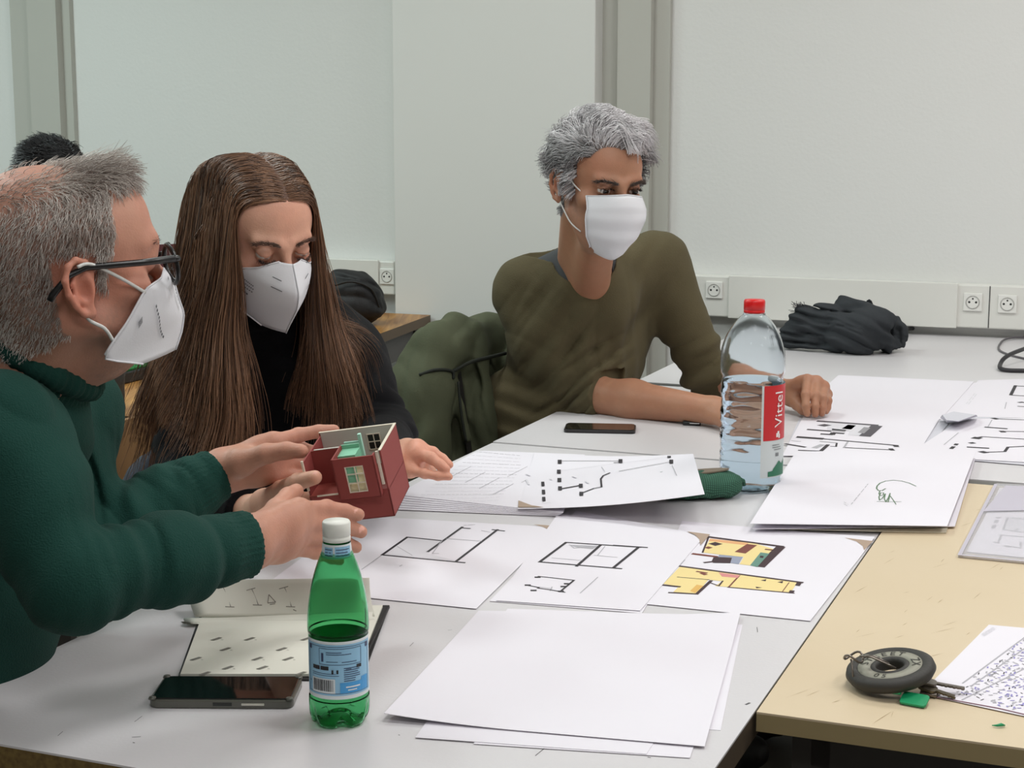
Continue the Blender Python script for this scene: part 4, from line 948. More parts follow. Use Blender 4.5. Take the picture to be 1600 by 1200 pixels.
def fast_mesh(name, V_, Q, mat, parent=None, col=None, smooth=True, origin=None):
    n = Q.shape[1]; me = bpy.data.meshes.new(name); V_ = np.asarray(V_, np.float32)
    if origin is not None: V_ = V_-np.asarray(tuple(origin), np.float32)
    me.vertices.add(len(V_)); me.vertices.foreach_set('co', V_.ravel())
    me.loops.add(Q.size); me.loops.foreach_set('vertex_index', Q.astype(np.int32).ravel())
    me.polygons.add(len(Q)); me.polygons.foreach_set('loop_start', np.arange(0, Q.size, n, dtype=np.int32)); me.polygons.foreach_set('loop_total', np.full(len(Q), n, np.int32))
    me.polygons.foreach_set('use_smooth', np.full(len(Q), smooth)); me.materials.append(mat); me.update(calc_edges=True)
    o = bpy.data.objects.new(name, me); COL.objects.link(o)
    if parent is not None: o.parent = parent
    if col is not None: set_col(o, col)
    return o
def grad(f, P, e=.002):
    g = np.stack([f(P+np.array(d)*e)-f(P-np.array(d)*e) for d in ((1, 0, 0), (0, 1, 0), (0, 0, 1))], 1)
    return g/(np.linalg.norm(g, axis=1)[:, None]+1e-9)
def strand_mesh(name, C, rad, mat, parent, origin, col, taper=.25, sides=3):
    """C: N x K x 3 centre lines; col: N x 3; thin tapering tubes in one mesh"""
    N, K, _ = C.shape; T_ = np.gradient(C, axis=1); T_ /= np.linalg.norm(T_, axis=2)[..., None]+1e-9
    up = np.array([.31, .17, .93]); X = np.cross(T_, up); X /= np.linalg.norm(X, axis=2)[..., None]+1e-9; Y = np.cross(T_, X)
    rr = (np.asarray(rad).reshape(-1, 1) if np.ndim(rad) else np.full((1, 1), rad))*np.linspace(1, taper, K)[None, :]
    V_ = np.stack([C+(X*math.cos(2*math.pi*s/sides)+Y*math.sin(2*math.pi*s/sides))*rr[..., None] for s in range(sides)], 2).reshape(-1, 3)
    idx = np.arange(N*K*sides).reshape(N, K, sides); q = []
    for s in range(sides):
        a, b = idx[:, :-1, s], idx[:, :-1, (s+1) % sides]; c, d = idx[:, 1:, (s+1) % sides], idx[:, 1:, s]; q.append(np.stack([a, b, c, d], -1).reshape(-1, 4))
    return fast_mesh(name, V_, np.concatenate(q), mat, parent, np.repeat(col, K*sides, 0), True, origin)

def px_of(p):
    d = Vector(p)-CAM; x, y, z = d.x, d.y*_ct-d.z*_st, d.y*_st+d.z*_ct
    return (800+FPX*x/y, 600-FPX*z/y)
# ------------------------------------------------------------------ cloth things and the red card model
def cloth_mat(name, col, sc=240, st=.25): return M(name, srgb(*col), .9, noise=(10, .5, srgb(*[c*.82 for c in col])), bump=(sc, st), Specular_IOR_Level=.15)
def house_model():
    """red card model of a small house, tipped towards the camera in the hands"""
    A = W(494, 820, 1.895)
    ex = Vector((.972, -.17, .150)).normalized(); ez = Vector((-.21, -.16, .96)); ez = (ez-ex*ez.dot(ex)).normalized(); ey = ez.cross(ex)
    root = empty('house_model', (0, 0, 0)); root.matrix_world = Matrix(((ex.x, ey.x, ez.x, A.x), (ex.y, ey.y, ez.y, A.y), (ex.z, ey.z, ez.z, A.z), (0, 0, 0, 1)))
    tag(root, 'small red card model of a house with cut-out windows, held in four hands', 'model')
    red = M('red_card', srgb(142, 62, 58), .7); cream = M('cream_card', srgb(226, 216, 198), .7); wht = M('white_card', srgb(208, 208, 198), .7); mint = M('mint_card', srgb(132, 196, 164), .6); blk = M('window_black', (.01, .01, .01), .5); yel = M('pale_yellow_card', srgb(244, 236, 196), .6)
    t = .0020; Wd, Dp, Hb, Hh, RX = .100, .088, .037, .086, .040
    def slab(name, a, b, mat, parent=root):
        mb = MB(); mb.box(a, b); return mb.build(name, mat, parent, bevel=.0003)
    slab('base_front', (0, 0, 0), (Wd, t, Hb), red); slab('base_bottom', (0, 0, 0), (Wd, Dp, t), red); slab('base_side', (0, 0, 0), (t, Dp, Hb), red); slab('base_floor', (0, t, Hb-t), (Wd, Dp, Hb), red)
    slab('side_wall', (Wd-t, 0, 0), (Wd, Dp, Hh), red); slab('side_wall_lining', (Wd-t-.001, .004, Hb), (Wd-t, Dp-t, Hh), wht); slab('white_edge', (Wd-.0030, -.0004, Hh), (Wd+.0003, Dp, Hh+.0012), cream)
    slab('back_wall', (0, Dp-t, 0), (Wd, Dp, Hh), red); slab('back_wall_lining', (t, Dp-t-.001, Hb), (Wd-t, Dp-t, Hh), wht); slab('white_edge', (0, Dp-t-.001, Hh), (Wd, Dp+.0003, Hh+.001), cream)
    wx, wz = .062, .058; w_ = slab('rear_window', (wx, Dp-t-.0022, wz), (wx+.015, Dp-t-.0012, wz+.019), blk); mb = MB()
    for x in (wx-.0012, wx+.0070, wx+.015): mb.box((x, Dp-t-.003, wz-.001), (x+.0012, Dp-t-.0016, wz+.020))
    for z in (wz-.0012, wz+.0090, wz+.019): mb.box((wx-.0012, Dp-t-.003, z), (wx+.0162, Dp-t-.0016, z+.0012))
    mb.build('glazing_bars', cream, w_)
    fx0, fx1, fy, fz0, fz1 = RX, .0925, -.010, .031, Hh-.001; win = (.0545, .0775, .040, .074)
    mb = MB(); mb.box((fx0, fy, fz0), (win[0], fy+t, fz1)); mb.box((win[1], fy, fz0), (fx1, fy+t, fz1)); mb.box((win[0], fy, fz0), (win[1], fy+t, win[2])); mb.box((win[0], fy, win[3]), (win[1], fy+t, fz1)); mb.build('front_wall', red, root)
    slab('window_backing', (win[0]-.001, fy+.005, win[2]-.004), (win[1]+.001, fy+.006, win[3]+.002), yel); slab('green_panel', (win[0], fy+.0035, win[2]+.012), (win[0]+.013, fy+.0048, win[3]+.001), mint); mb = MB()
    for x in (win[0], win[0]+.0115, win[1]-.0011): mb.box((x, fy+.0002, win[2]), (x+.0011, fy+.0026, win[3]))
    for z in (win[2], win[2]+.0115, win[2]+.023, win[3]-.0011): mb.box((win[0], fy+.0004, z), (win[1], fy+.0024, z+.0010))
    mb.build('window_frame', cream, root)
    slab('room_side', (fx0, fy, fz0), (fx0+t, .036, fz1), red); slab('room_side', (fx1-t, fy, fz0), (fx1, 0, fz1), red); slab('room_floor', (fx0, fy, fz0), (fx1, 0, fz0+t), red)
    slab('white_edge', (fx1+.0008, -.0012, fz0+.012), (fx1+.0042, .0012, Hh), cream)
    lt = M('red_card_light', srgb(160, 76, 66), .7)
    slab('terrace_wall', (0, .036, Hb), (fx0, .036+t, Hh-.004), red); slab('white_edge', (.006, .0362, Hh-.004), (fx0, .0385, Hh-.003), wht); slab('terrace_floor', (0, 0, Hb), (fx0, .036, Hb+.001), lt); slab('white_edge', (.010, -.0010, Hb-.0008), (fx0, .0004, Hb+.0012), cream)
    slab('recess_side', (0, .002, Hb), (t, Dp, Hh-.004), red); slab('white_edge', (-.0006, -.0008, Hb+.008), (.0022, .0016, Hh-.002), cream)
    slab('mint_wall', (.041, .012, Hh-.018), (.064, .036, Hh-.006), mint); slab('mint_wall', (.041, .036, Hb), (.064, .038, Hh-.001), mint); slab('mint_post', (.063, .040, Hb), (.067, .045, Hh+.009), M('pale_mint_card', srgb(178, 224, 206), .6)); slab('mint_rail', (.044, .041, Hh-.002), (.066, .043, Hh+.0005), M('pale_mint_card'))
house_model()
def sdf_part(S, name, mat, root, res, clip=None):
    V_, Q = S.mesh(res, clip=clip); return fast_mesh(name, V_, Q, mat, root, origin=root.location)
def aw(px, py, Y): return A3(W(px, py, Y))
# ------------------------------------------------------------------ scarf bundle on the far table
def scarf():
    c = T(1322, 550, .7512); c.z = .7512; root = empty('scarf', c); tag(root, 'charcoal fringed scarf bundled on the far table below the wall trunking', 'scarf')
    Y = c.y; g = lambda px, py, dy=0: aw(px, py, Y+dy); S = Sdf()
    S.chain([g(1232, 522, .05), g(1262, 500, .04), g(1300, 505, .0), g(1312, 524, -.02)], [.026, .040, .044, .040], .02)
    S.chain([g(1232, 532, .06), g(1270, 528, .02), g(1306, 534, .0)], [.018, .026, .03], .02)
    S.chain([g(1292, 500, .02), g(1318, 484, .02), g(1350, 488, .0), g(1386, 502, .0), g(1400, 524, .0), g(1388, 534, 0), g(1340, 532, -.03), g(1308, 520, -.03), g(1296, 502, -.01)], [.024, .026, .030, .032, .030, .028, .034, .030, .024], .015)
    S.chain([g(1312, 505, -.05), g(1345, 512, -.065), g(1378, 500, -.05)], [.030, .038, .034], .02); S.chain([g(1330, 536, -.05), g(1378, 534, -.04), g(1409, 541, -.02)], [.024, .026, .014], .012)
    S.ell(g(1345, 524, -.01), (.09, .07, .045), None, .03)
    S.fold(g(1260, 510), .09, (.2, .1, 1), .026, .012, .6, 1); S.fold(g(1345, 515), .12, (.5, .2, 1), .028, .015, .6, 2); S.fold(g(1385, 520), .07, (1, .1, .2), .024, .013, .6, 3)
    mt = M('scarf_wool', srgb(62, 65, 68), .95, bump=(500, .5), Specular_IOR_Level=.1)
    V_, Q = S.mesh(.003); V_[:, 2] = np.maximum(V_[:, 2], .7520); fast_mesh('scarf_body', V_, Q, mt, root, origin=root.location)
    rg = np.random.RandomState(1); C = []
    for k in range(46):
        b = g(rg.uniform(1246, 1274), rg.uniform(478, 490), .03+rg.uniform(-.01, .01)); d = np.array([rg.uniform(-.9, -.3), 0, rg.uniform(.3, 1.0)]); d /= np.linalg.norm(d); L_ = rg.uniform(.018, .032)
        C.append([b+d*L_*t_+np.array([.004*math.sin(t_*5+k), 0, -.006*t_*t_]) for t_ in np.linspace(-.5, 1, 7)])
    strand_mesh('fringe', np.array(C), .0013, m_hairlike, root, root.location, np.tile(np.array(srgb(50, 52, 54)), (len(C), 1)), taper=.6)
def bag_things():
    c = T(556, 505, .75); c.z = .75; root = empty('bag', c); tag(root, 'soft black bag slumped on the oak desk near the wall socket', 'bag'); Y = c.y-.03; g = lambda px, py, dy=0: aw(px, py, Y+dy)
    S = Sdf(); S.chain([g(520, 470), g(556, 466), g(572, 470)], [.066, .072, .055], .04); S.ell(g(545, 483), (.115, .08, .045), None, .03); S.cap(g(520, 436), g(570, 436), .020, .020, .03)
    S.fold(g(555, 460), .12, (.4, 0, 1), .05, .009, .6, 1); S.fold(g(570, 480), .08, (1, 0, .3), .04, .007, .6, 2)
    mt = M('black_nylon', srgb(20, 20, 22), .6, bump=(300, .2)); V_, Q = S.mesh(.004); V_[:, 2] = np.maximum(V_[:, 2], .7505); fast_mesh('bag_body', V_, Q, mt, root, origin=root.location)
    b = MB(); P = [g(522, 446, -.075)-A3(c), g(550, 440, -.078)-A3(c), g(580, 452, -.06)-A3(c), g(592, 480, -.04)-A3(c)]; b.tube(smoothpoly([tuple(p) for p in P], 5), .0035, 8); b.build('bag_seam', M('black_strap', srgb(18, 18, 19), .5), root)
    p = T(528, 497, .75); root = empty('paper_cup', p); tag(root, 'cream paper cup with a crumpled rim behind the long brown hair', 'cup')
    b = MB(); b.lathe([(0, 0), (.024, 0), (.033, .078), (.0345, .079), (.0345, .082), (.032, .081), (.023, .004), (0, .004)], 28); b.build('cup_body', M('cup_cream', srgb(214, 208, 186), .6), root)
    S = Sdf(); a = T(560, 524, .75); a = A3(a); S.ell(a+A3((0, 0, .012)), (.034, .05, .014), None, .01); S.cap(a+A3((-.02, .03, .01)), a+A3((-.06, .05, .01)), .016, .013, .01); S.fold(a, .06, (1, .3, 0), .03, .004, .5, 1)
    V_, Q = S.mesh(.004); V_[:, 2] = np.maximum(V_[:, 2], .7505); root = empty('pouch', Vector(a)); tag(root, 'flat black pouch lying on the oak desk in front of the bag', 'pouch'); fast_mesh('pouch_body', V_, Q, M('black_nylon'), root, origin=root.location)
    # green-covered model board
    P = [T(140, 552, .755), T(330, 548, .755), T(245, 585, .755), T(172, 603, .755)]; c = sum(P, Vector())/4; c.z = .75
    root = empty('model_board', c); tag(root, 'grass-green covered board with a black rim on the oak desk', 'board'); b = MB()
    b.hexa([p-c+Vector((0, 0, -.004)) for p in P], [p-c+Vector((0, 0, .022)) for p in P]); b.build('board_frame', M('board_black', srgb(26, 26, 28), .5), root, bevel=.003)
    q = [c.lerp(p, .93) for p in P]; b = MB(); b.hexa([p.to_2d().to_3d()-c+Vector((0, 0, .75+.0275)) for p in q], [p.to_2d().to_3d()-c+Vector((0, 0, .75+.0315)) for p in q]); b.build('grass_mat', M('grass_green', srgb(22, 118, 48), .95, noise=(160, .8, srgb(8, 60, 22)), bump=(260, .9)), root)
    # dark bag on the small desk
    c = T(128, 655, .75); c.z = .75; root = empty('bag', c); tag(root, 'boxy dark grey bag on the oak desks behind the chin of the man in green', 'bag'); Y = c.y; g = lambda px, py, dy=0: aw(px, py, Y+dy)
    S = Sdf(); S.box(g(120, 612, .06), (.062, .07, .045), Frame((0, 0, 0), R(80)).m, .014, .02); S.cap(g(120, 566, .05), g(165, 572, .05), .012, .012, .03); S.box(g(130, 585, .06), (.050, .05, .02), Frame((0, 0, 0), R(80)).m, .012, .02)
    S.fold(g(140, 600), .12, (.3, 0, 1), .05, .006, .5, 1); V_, Q = S.mesh(.004); V_[:, 2] = np.maximum(V_[:, 2], .7505); fast_mesh('bag_body', V_, Q, M('grey_nylon', srgb(42, 44, 46), .6, bump=(300, .2)), root, origin=root.location)
    b = MB(); pts = [g(112, 603, -.03), g(140, 605, -.04), g(170, 592, -.02)]; b.tube([Vector(p)-root.location for p in smoothpoly([tuple(p) for p in pts], 5)], .003, 8); b.build('zip', M('zip_grey', srgb(90, 92, 94), .4), root)
# ------------------------------------------------------------------ chairs
def make_chair(label, p, ang, shell, name='school_chair'):
    root = empty(name, (p[0], p[1], 0), ang); tag(root, label, 'chair')      # faces local +x
    s = MB(); n = 10; vs = []; fs = []
    for lay in (0, 1):
        for j in range(n+1):
            for i in range(n+1):
                x, y = -.20+.40*i/n, -.20+.40*j/n; z = .455+.018*((i/n-.5)*2)**4+.010*((j/n-.5)*2)**2-(.03*max(0, i/n-.85)*4) - (0 if lay else .012); vs.append((x, y, z))
    m = (n+1)**2
    for j in range(n):
        for i in range(n): k = j*(n+1)+i; fs += [(k, k+n+1, k+n+2, k+1), (k+m, k+m+1, k+m+n+2, k+m+n+1)]
    rim = [i for i in range(n+1)]+[j*(n+1)+n for j in range(1, n+1)]+[n*(n+1)+i for i in range(n-1, -1, -1)]+[j*(n+1) for j in range(n-1, 0, -1)]
    fs += [(rim[q], rim[(q+1) % len(rim)], rim[(q+1) % len(rim)]+m, rim[q]+m) for q in range(len(rim))]
    link_mesh('seat', vs, fs, shell, root, smooth=False)
    b = MB(); vs = []; fs = []
    for lay in (0, 1):
        for j in range(n+1):
            for i in range(n+1):
                y = -.19+.38*i/n; z = .62+.22*j/n; x = -.215-.03*(j/n)+.035*((i/n-.5)*2)**2-(.012 if lay else 0); vs.append((x, y, z))
    fs = []
    for j in range(n):
        for i in range(n): k = j*(n+1)+i; fs += [(k, k+1, k+n+2, k+n+1), (k+m, k+m+n+1, k+m+n+2, k+m+1)]
    fs += [(rim[(q+1) % len(rim)], rim[q], rim[q]+m, rim[(q+1) % len(rim)]+m) for q in range(len(rim))]
    link_mesh('backrest', vs, fs, shell, root)
    for sx, sy in ((1, 1), (1, -1), (-1, 1), (-1, -1)):
        b = MB(); b.tube([(sx*.16, sy*.16, .448), (sx*.20, sy*.19, .01)], .011, 10); b.build('leg', m_steel, root)
    for sy in (1, -1):
        b = MB(); b.tube([(-.15, sy*.15, .44), (-.21, sy*.155, .52), (-.245, sy*.155, .80)], .010, 10); b.build('back_post', m_steel, root)
    return root
def draped_jacket():
    p = aw(748, 600, 3.52); make_chair('chair under the draped olive-green jacket, behind the man in olive', (p[0]+.20, p[1]+.00), R(-8), M('chair_dark', srgb(40, 38, 34), .5))
    M('chair_ply', srgb(150, 112, 70), .5)
    root = empty('jacket', (p[0], p[1], .55)); tag(root, 'dark olive-green jacket draped over the chair back behind the man in olive', 'jacket')
    Y = 3.50; g = lambda px, py, dy=0: aw(px, py, Y+dy); S = Sdf()
    S.chain([g(688, 540, -.12), g(716, 532, -.04), g(760, 527, .08), g(800, 524, .16)], [.050, .048, .048, .048], .04)
    S.chain([g(680, 560, -.14), g(660, 620, -.18), g(652, 700, -.20), g(655, 790, -.20)], [.060, .062, .070, .075], .05)
    S.chain([g(640, 640, -.15), g(632, 720, -.15), g(640, 800, -.15)], [.035, .040, .05], .04)
    S.chain([g(720, 575, -.06), g(722, 650, -.07), g(726, 740, -.07), g(730, 840, -.07)], [.060, .066, .07, .07], .05); S.chain([g(770, 580, .04), g(775, 680, .04), g(775, 800, .04)], [.055, .055, .055], .05)
    S.chain([g(706, 598, -.15), g(716, 640, -.17), g(726, 684, -.17)], [.018, .022, .020], .015)      # hanging flap
    S.fold(g(700, 545, -.1), .14, (.5, .3, 1), .07, .006, .6, 1); S.fold(g(690, 640, -.1), .16, (1, -.3, .1), .055, .014, .5, 2); S.fold(g(755, 620, .0), .14, (1, -.3, .2), .045, .014, .6, 3); S.fold(g(650, 700, -.15), .16, (1, -.3, .1), .06, .012, .5, 4)
    mt = M('olive_green_cotton', srgb(84, 88, 68), .85, noise=(10, .5, srgb(70, 74, 56)), bump=(260, .15), Specular_IOR_Level=.2)
    b = sdf_part(S, 'jacket_body', mt, root, .0045)
    t = MB(); dk = M('olive_seam_and_slit_shadow', srgb(28, 32, 24), .8)  # dark tubes for seams; the thickest stands in for a slit's shadow
    for pts, r in (([(708, 580, -.185), (735, 566, -.15), (765, 558, -.08), (790, 552, -.02)], .004), ([(655, 586, -.235), (680, 578, -.225), (706, 580, -.19), (708, 592, -.19)], .0035), ([(742, 522, -.06), (748, 534, -.065)], .003), ([(716, 596, -.185), (720, 640, -.195), (728, 690, -.195)], .003)):
        t.tube(smoothpoly([tuple(A3(g(*q))-A3(root.location)) for q in pts], 5), r, 8)
    t.build('seams_and_slit_shadow', dk, root)
    return root
def slate_jacket():
    c = aw(225, 760, 2.50); root = empty('jacket', (c[0], c[1], .5)); tag(root, 'slate blue-grey jacket hanging behind the woman in black', 'jacket')
    Y = 2.56; g = lambda px, py, dy=0: aw(px, py, Y+dy); S = Sdf(); S.chain([g(252, 706), g(240, 740), g(222, 790), g(215, 860)], [.010, .026, .055, .07], .03); S.chain([g(262, 720, .05), g(275, 800, .05), g(280, 880, .05)], [.03, .06, .07], .04)
    S.fold(g(235, 760), .14, (1, .2, .5), .05, .012, .6, 1); sdf_part(S, 'jacket_body', M('slate_cloth', srgb(62, 66, 76), .9, bump=(300, .2)), root, .005)
m_hairlike = M_attr('fringe_wool', .9)
scarf(); bag_things(); draped_jacket(); slate_jacket()
make_chair('pale wooden chair holding up the man in the green sweater', (-.74, 1.76), R(-5), M('chair_ply')); make_chair('chair under the woman in black, with the slate jacket at its back', (-.46, 2.68), R(-24), M('chair_ply'))
pb = T(283, 404, .75); q = W(284, 470, 4.35)
make_chair('burgundy chair standing behind the oak desks, beyond the long brown hair', (q.x-.02, q.y+.30), R(-60), M('burgundy_shell', srgb(84, 26, 34), .5)).scale = (1.05, 1.05, 1.19)
# ------------------------------------------------------------------ people
def head_prims(S, F, s=1.0, lid_drop=0.0, ears=.88, jaw=1.0, k0=.02, nose=1.0, chin=1.0):
    m = F.m; P = lambda *p: F(*p)
    def e(c, r, k=.015, op=0, sym=False):
        for sg in ((1, -1) if sym else (1,)): S.ell(P(c[0]*sg, c[1], c[2]), np.array(r)*F.s, m, k*F.s, op)
    def c_(a, b, ra, rb=None, k=.01, sym=False):
        for sg in ((1, -1) if sym else (1,)): S.cap(P(a[0]*sg, a[1], a[2]), P(b[0]*sg, b[1], b[2]), ra*F.s, (rb or ra)*F.s, k*F.s)
    e((0, -.016, .048), (.0745, .094, .082)); e((0, .030, .040), (.064, .056, .060), .025)
    e((0, .034, -.030), (.057*jaw, .053, .075*chin), .025); e((.044, .052, -.014), (.019, .024, .016), .018, sym=True)
    c_((.054*jaw, .004, -.048*chin), (.022*jaw, .060, -.088*chin), .015, .015, .022, True); e((0, .066, -.093*chin), (.021*jaw, .018, .017), .02)
    c_((.042, .075, .029), (.012, .087, .026), .008, .008, .014, True)
    for sg in (1, -1): S.ell(P(.032*sg, .101, .009), np.array((.018, .016, .0125))*F.s, m, .014*F.s, 1)
    for sg in (1, -1):      # lids: upper lid sweeps down, lower lid thin
        c0 = P(.0315*sg, .0795, .011); f, u = F.m[:, 1], F.m[:, 2]
        nu = u*math.cos(lid_drop)+f*math.sin(lid_drop)
        S.lid(c0, .0136*F.s, nu, .0022*F.s); S.lid(c0, .0136*F.s, u, .0030*F.s); S.lid(c0, .0132*F.s, -u*.98-f*.1, .0046*F.s)
        S.ell(c0, np.array((.0118,)*3)*F.s*.97, m, .001)
    c_((0, .090, .016), (0, .108, -.020), .0072*nose, .0098*nose, .014); e((.0105, .101, -.025), (.0075, .0095, .007), .006, sym=True)
    e((0, .090, -.055), (.024, .010, .010), .012)
    if ears:
        for sg in (1, -1):
            def q(y, z, lift=0.0): return P(sg*(.0755+.012*max(0, (.012-y)/.034)+lift), y*ears-.006, z*ears+.002)
            hel = [(.010, .002), (.012, .016), (.008, .028), (-.003, .033), (-.014, .028), (-.021, .014), (-.020, -.002), (-.014, -.016), (-.007, -.026), (.002, -.029)]
            mm = F.m @ np.array(Matrix.Rotation(-sg*R(20), 3, 'Z'))
            S.ell(q(-.004, .002, -.004), np.array((.006, .016*ears, .029*ears))*F.s, mm, .004*F.s)
            S.ell(q(-.001, -.003, .0065), np.array((.008, .0085, .0115))*F.s, mm, .005*F.s, 1)
            S.ell(q(-.004, .016, .006), np.array((.0055, .009, .012))*F.s, mm, .004*F.s, 1)
            S.chain([q(y, z, .001) for y, z in hel], [.0036*F.s]*10, .003*F.s)
            S.chain([q(y, z, -.0005) for y, z in ((-.006, .020), (-.012, .008), (-.011, -.008), (-.004, -.014))], [.0028*F.s]*4, .003*F.s)
            S.ell(q(.009, -.004, .0), np.array((.004, .0035, .006))*F.s, mm, .004*F.s); S.ell(q(.001, -.026, -.001), np.array((.0045, .0075, .0085))*F.s, mm, .004*F.s)
def hand_prims(S, wrist, knuckles, fingers, thumb, r=.0090, wr=.026, palm_t=.012, k=.006):
    """wrist point; four knuckle points; four lists [pip, dip, tip]; thumb [cmc, mcp, ip, tip]"""
    w = A3(wrist); kn = [A3(q) for q in knuckles]; cen = sum(kn)/4
    side = kn[3]-kn[0]; side /= np.linalg.norm(side)+1e-9
    for i, q in enumerate(kn):      # metacarpals fanned from the wrist
        w_ = w+side*(i-1.5)*.0085; S.cap(w_, q, palm_t*1.12, palm_t*(.95 if i < 3 else .88), .016 if i == 0 else .012)
    for i in range(3): S.cap(kn[i]*.75+w*.25, kn[i+1]*.75+w*.25, palm_t, palm_t, .012)
    rs = [1.0, 1.03, .98, .86]
    for i, fs in enumerate(fingers):
        rr = r*rs[i]; pts = [kn[i]]+[A3(q) for q in fs]
        S.cap(pts[0], pts[1], rr*1.12, rr*1.0, .007)
        if len(pts) > 2: S.cap(pts[1], pts[2], rr*1.0, rr*.93, .0035)
        if len(pts) > 3: S.cap(pts[2], pts[3], rr*.93, rr*.80, .003)
        S.ell(pts[1], (rr*1.06,)*3, None, .003)
    t = [A3(q) for q in thumb]
    S.cap(w*.6+t[0]*.4, t[0], .015, .0155, .014); S.cap(t[0], t[1], .0155, .0125, .014); S.cap(t[1], t[2], .0122, .0108, .005); S.cap(t[2], t[3], .0106, .0088, .004)
def lerp(a, b, t): return A3(a)*(1-t)+A3(b)*t
SKIN = dict(A=np.array(srgb(196, 142, 120)), W=np.array(srgb(216, 164, 140)), C=np.array(srgb(186, 134, 106)))
def skin_cols(V_, base, F=None, red=(), nails=(), beard=None, seed=0, scalp=None, flush=None):
    n = vnoise(V_*60, seed)*.5+vnoise(V_*190, seed+1)*.5; c = base[None, :]*(1+.06*n[:, None])
    c = c*(1+np.array([.03, -.03, -.03])*vnoise(V_*25, seed+2)[:, None])
    for p, rad, amt in red:
        w = np.exp(-((V_-A3(p))**2).sum(1)/rad**2)[:, None]*amt; c = c*(1-w)+c*np.array([1.05, .72, .68])*w
    for p, nrm, rad in nails:
        X = V_-A3(p); w = ((np.linalg.norm(X, axis=1) < rad) & ((X @ A3(nrm)) > 0)).astype(float)[:, None]; c = c*(1-w)+np.array(srgb(226, 172, 156))*w
    if F is not None:
        L = F.inv(V_)
        if beard is not None:
            x, y, z = L.T; w = np.clip((-.012-z)/.02, 0, 1)*np.clip((y+.012)/.02, 0, 1)*(z > -.125)*beard*(.75+.35*vnoise(V_*420, 5)); w = np.clip(w, 0, .85)[:, None]; c = c*(1-w)+np.array(srgb(128, 110, 100))*w
        if scalp is not None:
            w, hc = scalp(L); w = w[:, None]; c = c*(1-w)+hc*w
        # lips, lashes line
    return np.clip(c, 0, 1)
m_skin = M_attr('skin', .48, bump=(420, .12), sss=.12, Specular_IOR_Level=.35)
m_hair = M_attr('hair_strands', .42, Specular_IOR_Level=.5)
def eyes(F, root, gaze=(0, 1, 0), iris=(70, 48, 34)):
    g = Vector(gaze).normalized()
    for sg in (1, -1):
        b = MB(); q = Vector((0, 0, 1)).rotation_difference(g).to_matrix().to_4x4()
        mt = Matrix([list(F.m[i])+[F(.0315*sg, .0795, .011)[i]] for i in range(3)]+[[0, 0, 0, 1]]) @ q
        def sph(a0, a1, r, mi, n=8): b.mi = mi; b.lathe([(r*math.sin(a0+(a1-a0)*i/n), r*math.cos(a0+(a1-a0)*i/n)) for i in range(n+1)], 24, mt)
        R0 = .0122*F.s; sph(0, R(12), R0*1.012, 2); sph(R(11), R(29), R0*1.006, 1); sph(R(28), R(180), R0, 0)
        o = b.build('eye', [M('eye_white', srgb(214, 204, 198), .2), M('iris_%d' % iris[0], srgb(*iris), .2), M('pupil', (.01, .01, .01), .1)], root)
        o.location = -root.location
def arc_hairs(name, F, root, pts, n, L, rad, col, flow, seed=0, lift=.001):
    """short hairs along an arc on the face (brows, lashes); pts in head coordinates for the wearer's right, mirrored"""
    rg = np.random.RandomState(seed)
    for sg in (1, -1):
        C = []; P = np.array(pts)*[sg, 1, 1]; t = rg.rand(n)*(len(P)-1); i = np.minimum(t.astype(int), len(P)-2); f = (t-i)[:, None]
        b = P[i]*(1-f)+P[i+1]*f+rg.normal(0, 1, (n, 3))*[.0006, .0004, .0014]; d = np.array(flow)*[sg, 1, 1]+rg.normal(0, .25, (n, 3)); d /= np.linalg.norm(d, axis=1)[:, None]
        for k in range(n):
            l = L*rg.uniform(.6, 1.1); C.append([F(*(b[k]+d[k]*l*s_+np.array([0, lift, 0])+np.array([0, -.8*l, 0])*s_*s_*.3)) for s_ in (0, .35, .7, 1)])
        C = np.array(C); cols = np.array(srgb(*col))[None, :]*rg.uniform(.7, 1.2, (len(C), 1))
        strand_mesh(name, C, rad, m_hair, root, root.location, cols)
m_mask = M('mask_cloth', srgb(226, 226, 230), .75, bump=(500, .05)); m_strap = M('mask_strap', srgb(224, 224, 220), .7); m_mprint = M('mask_print', srgb(110, 110, 116), .7)
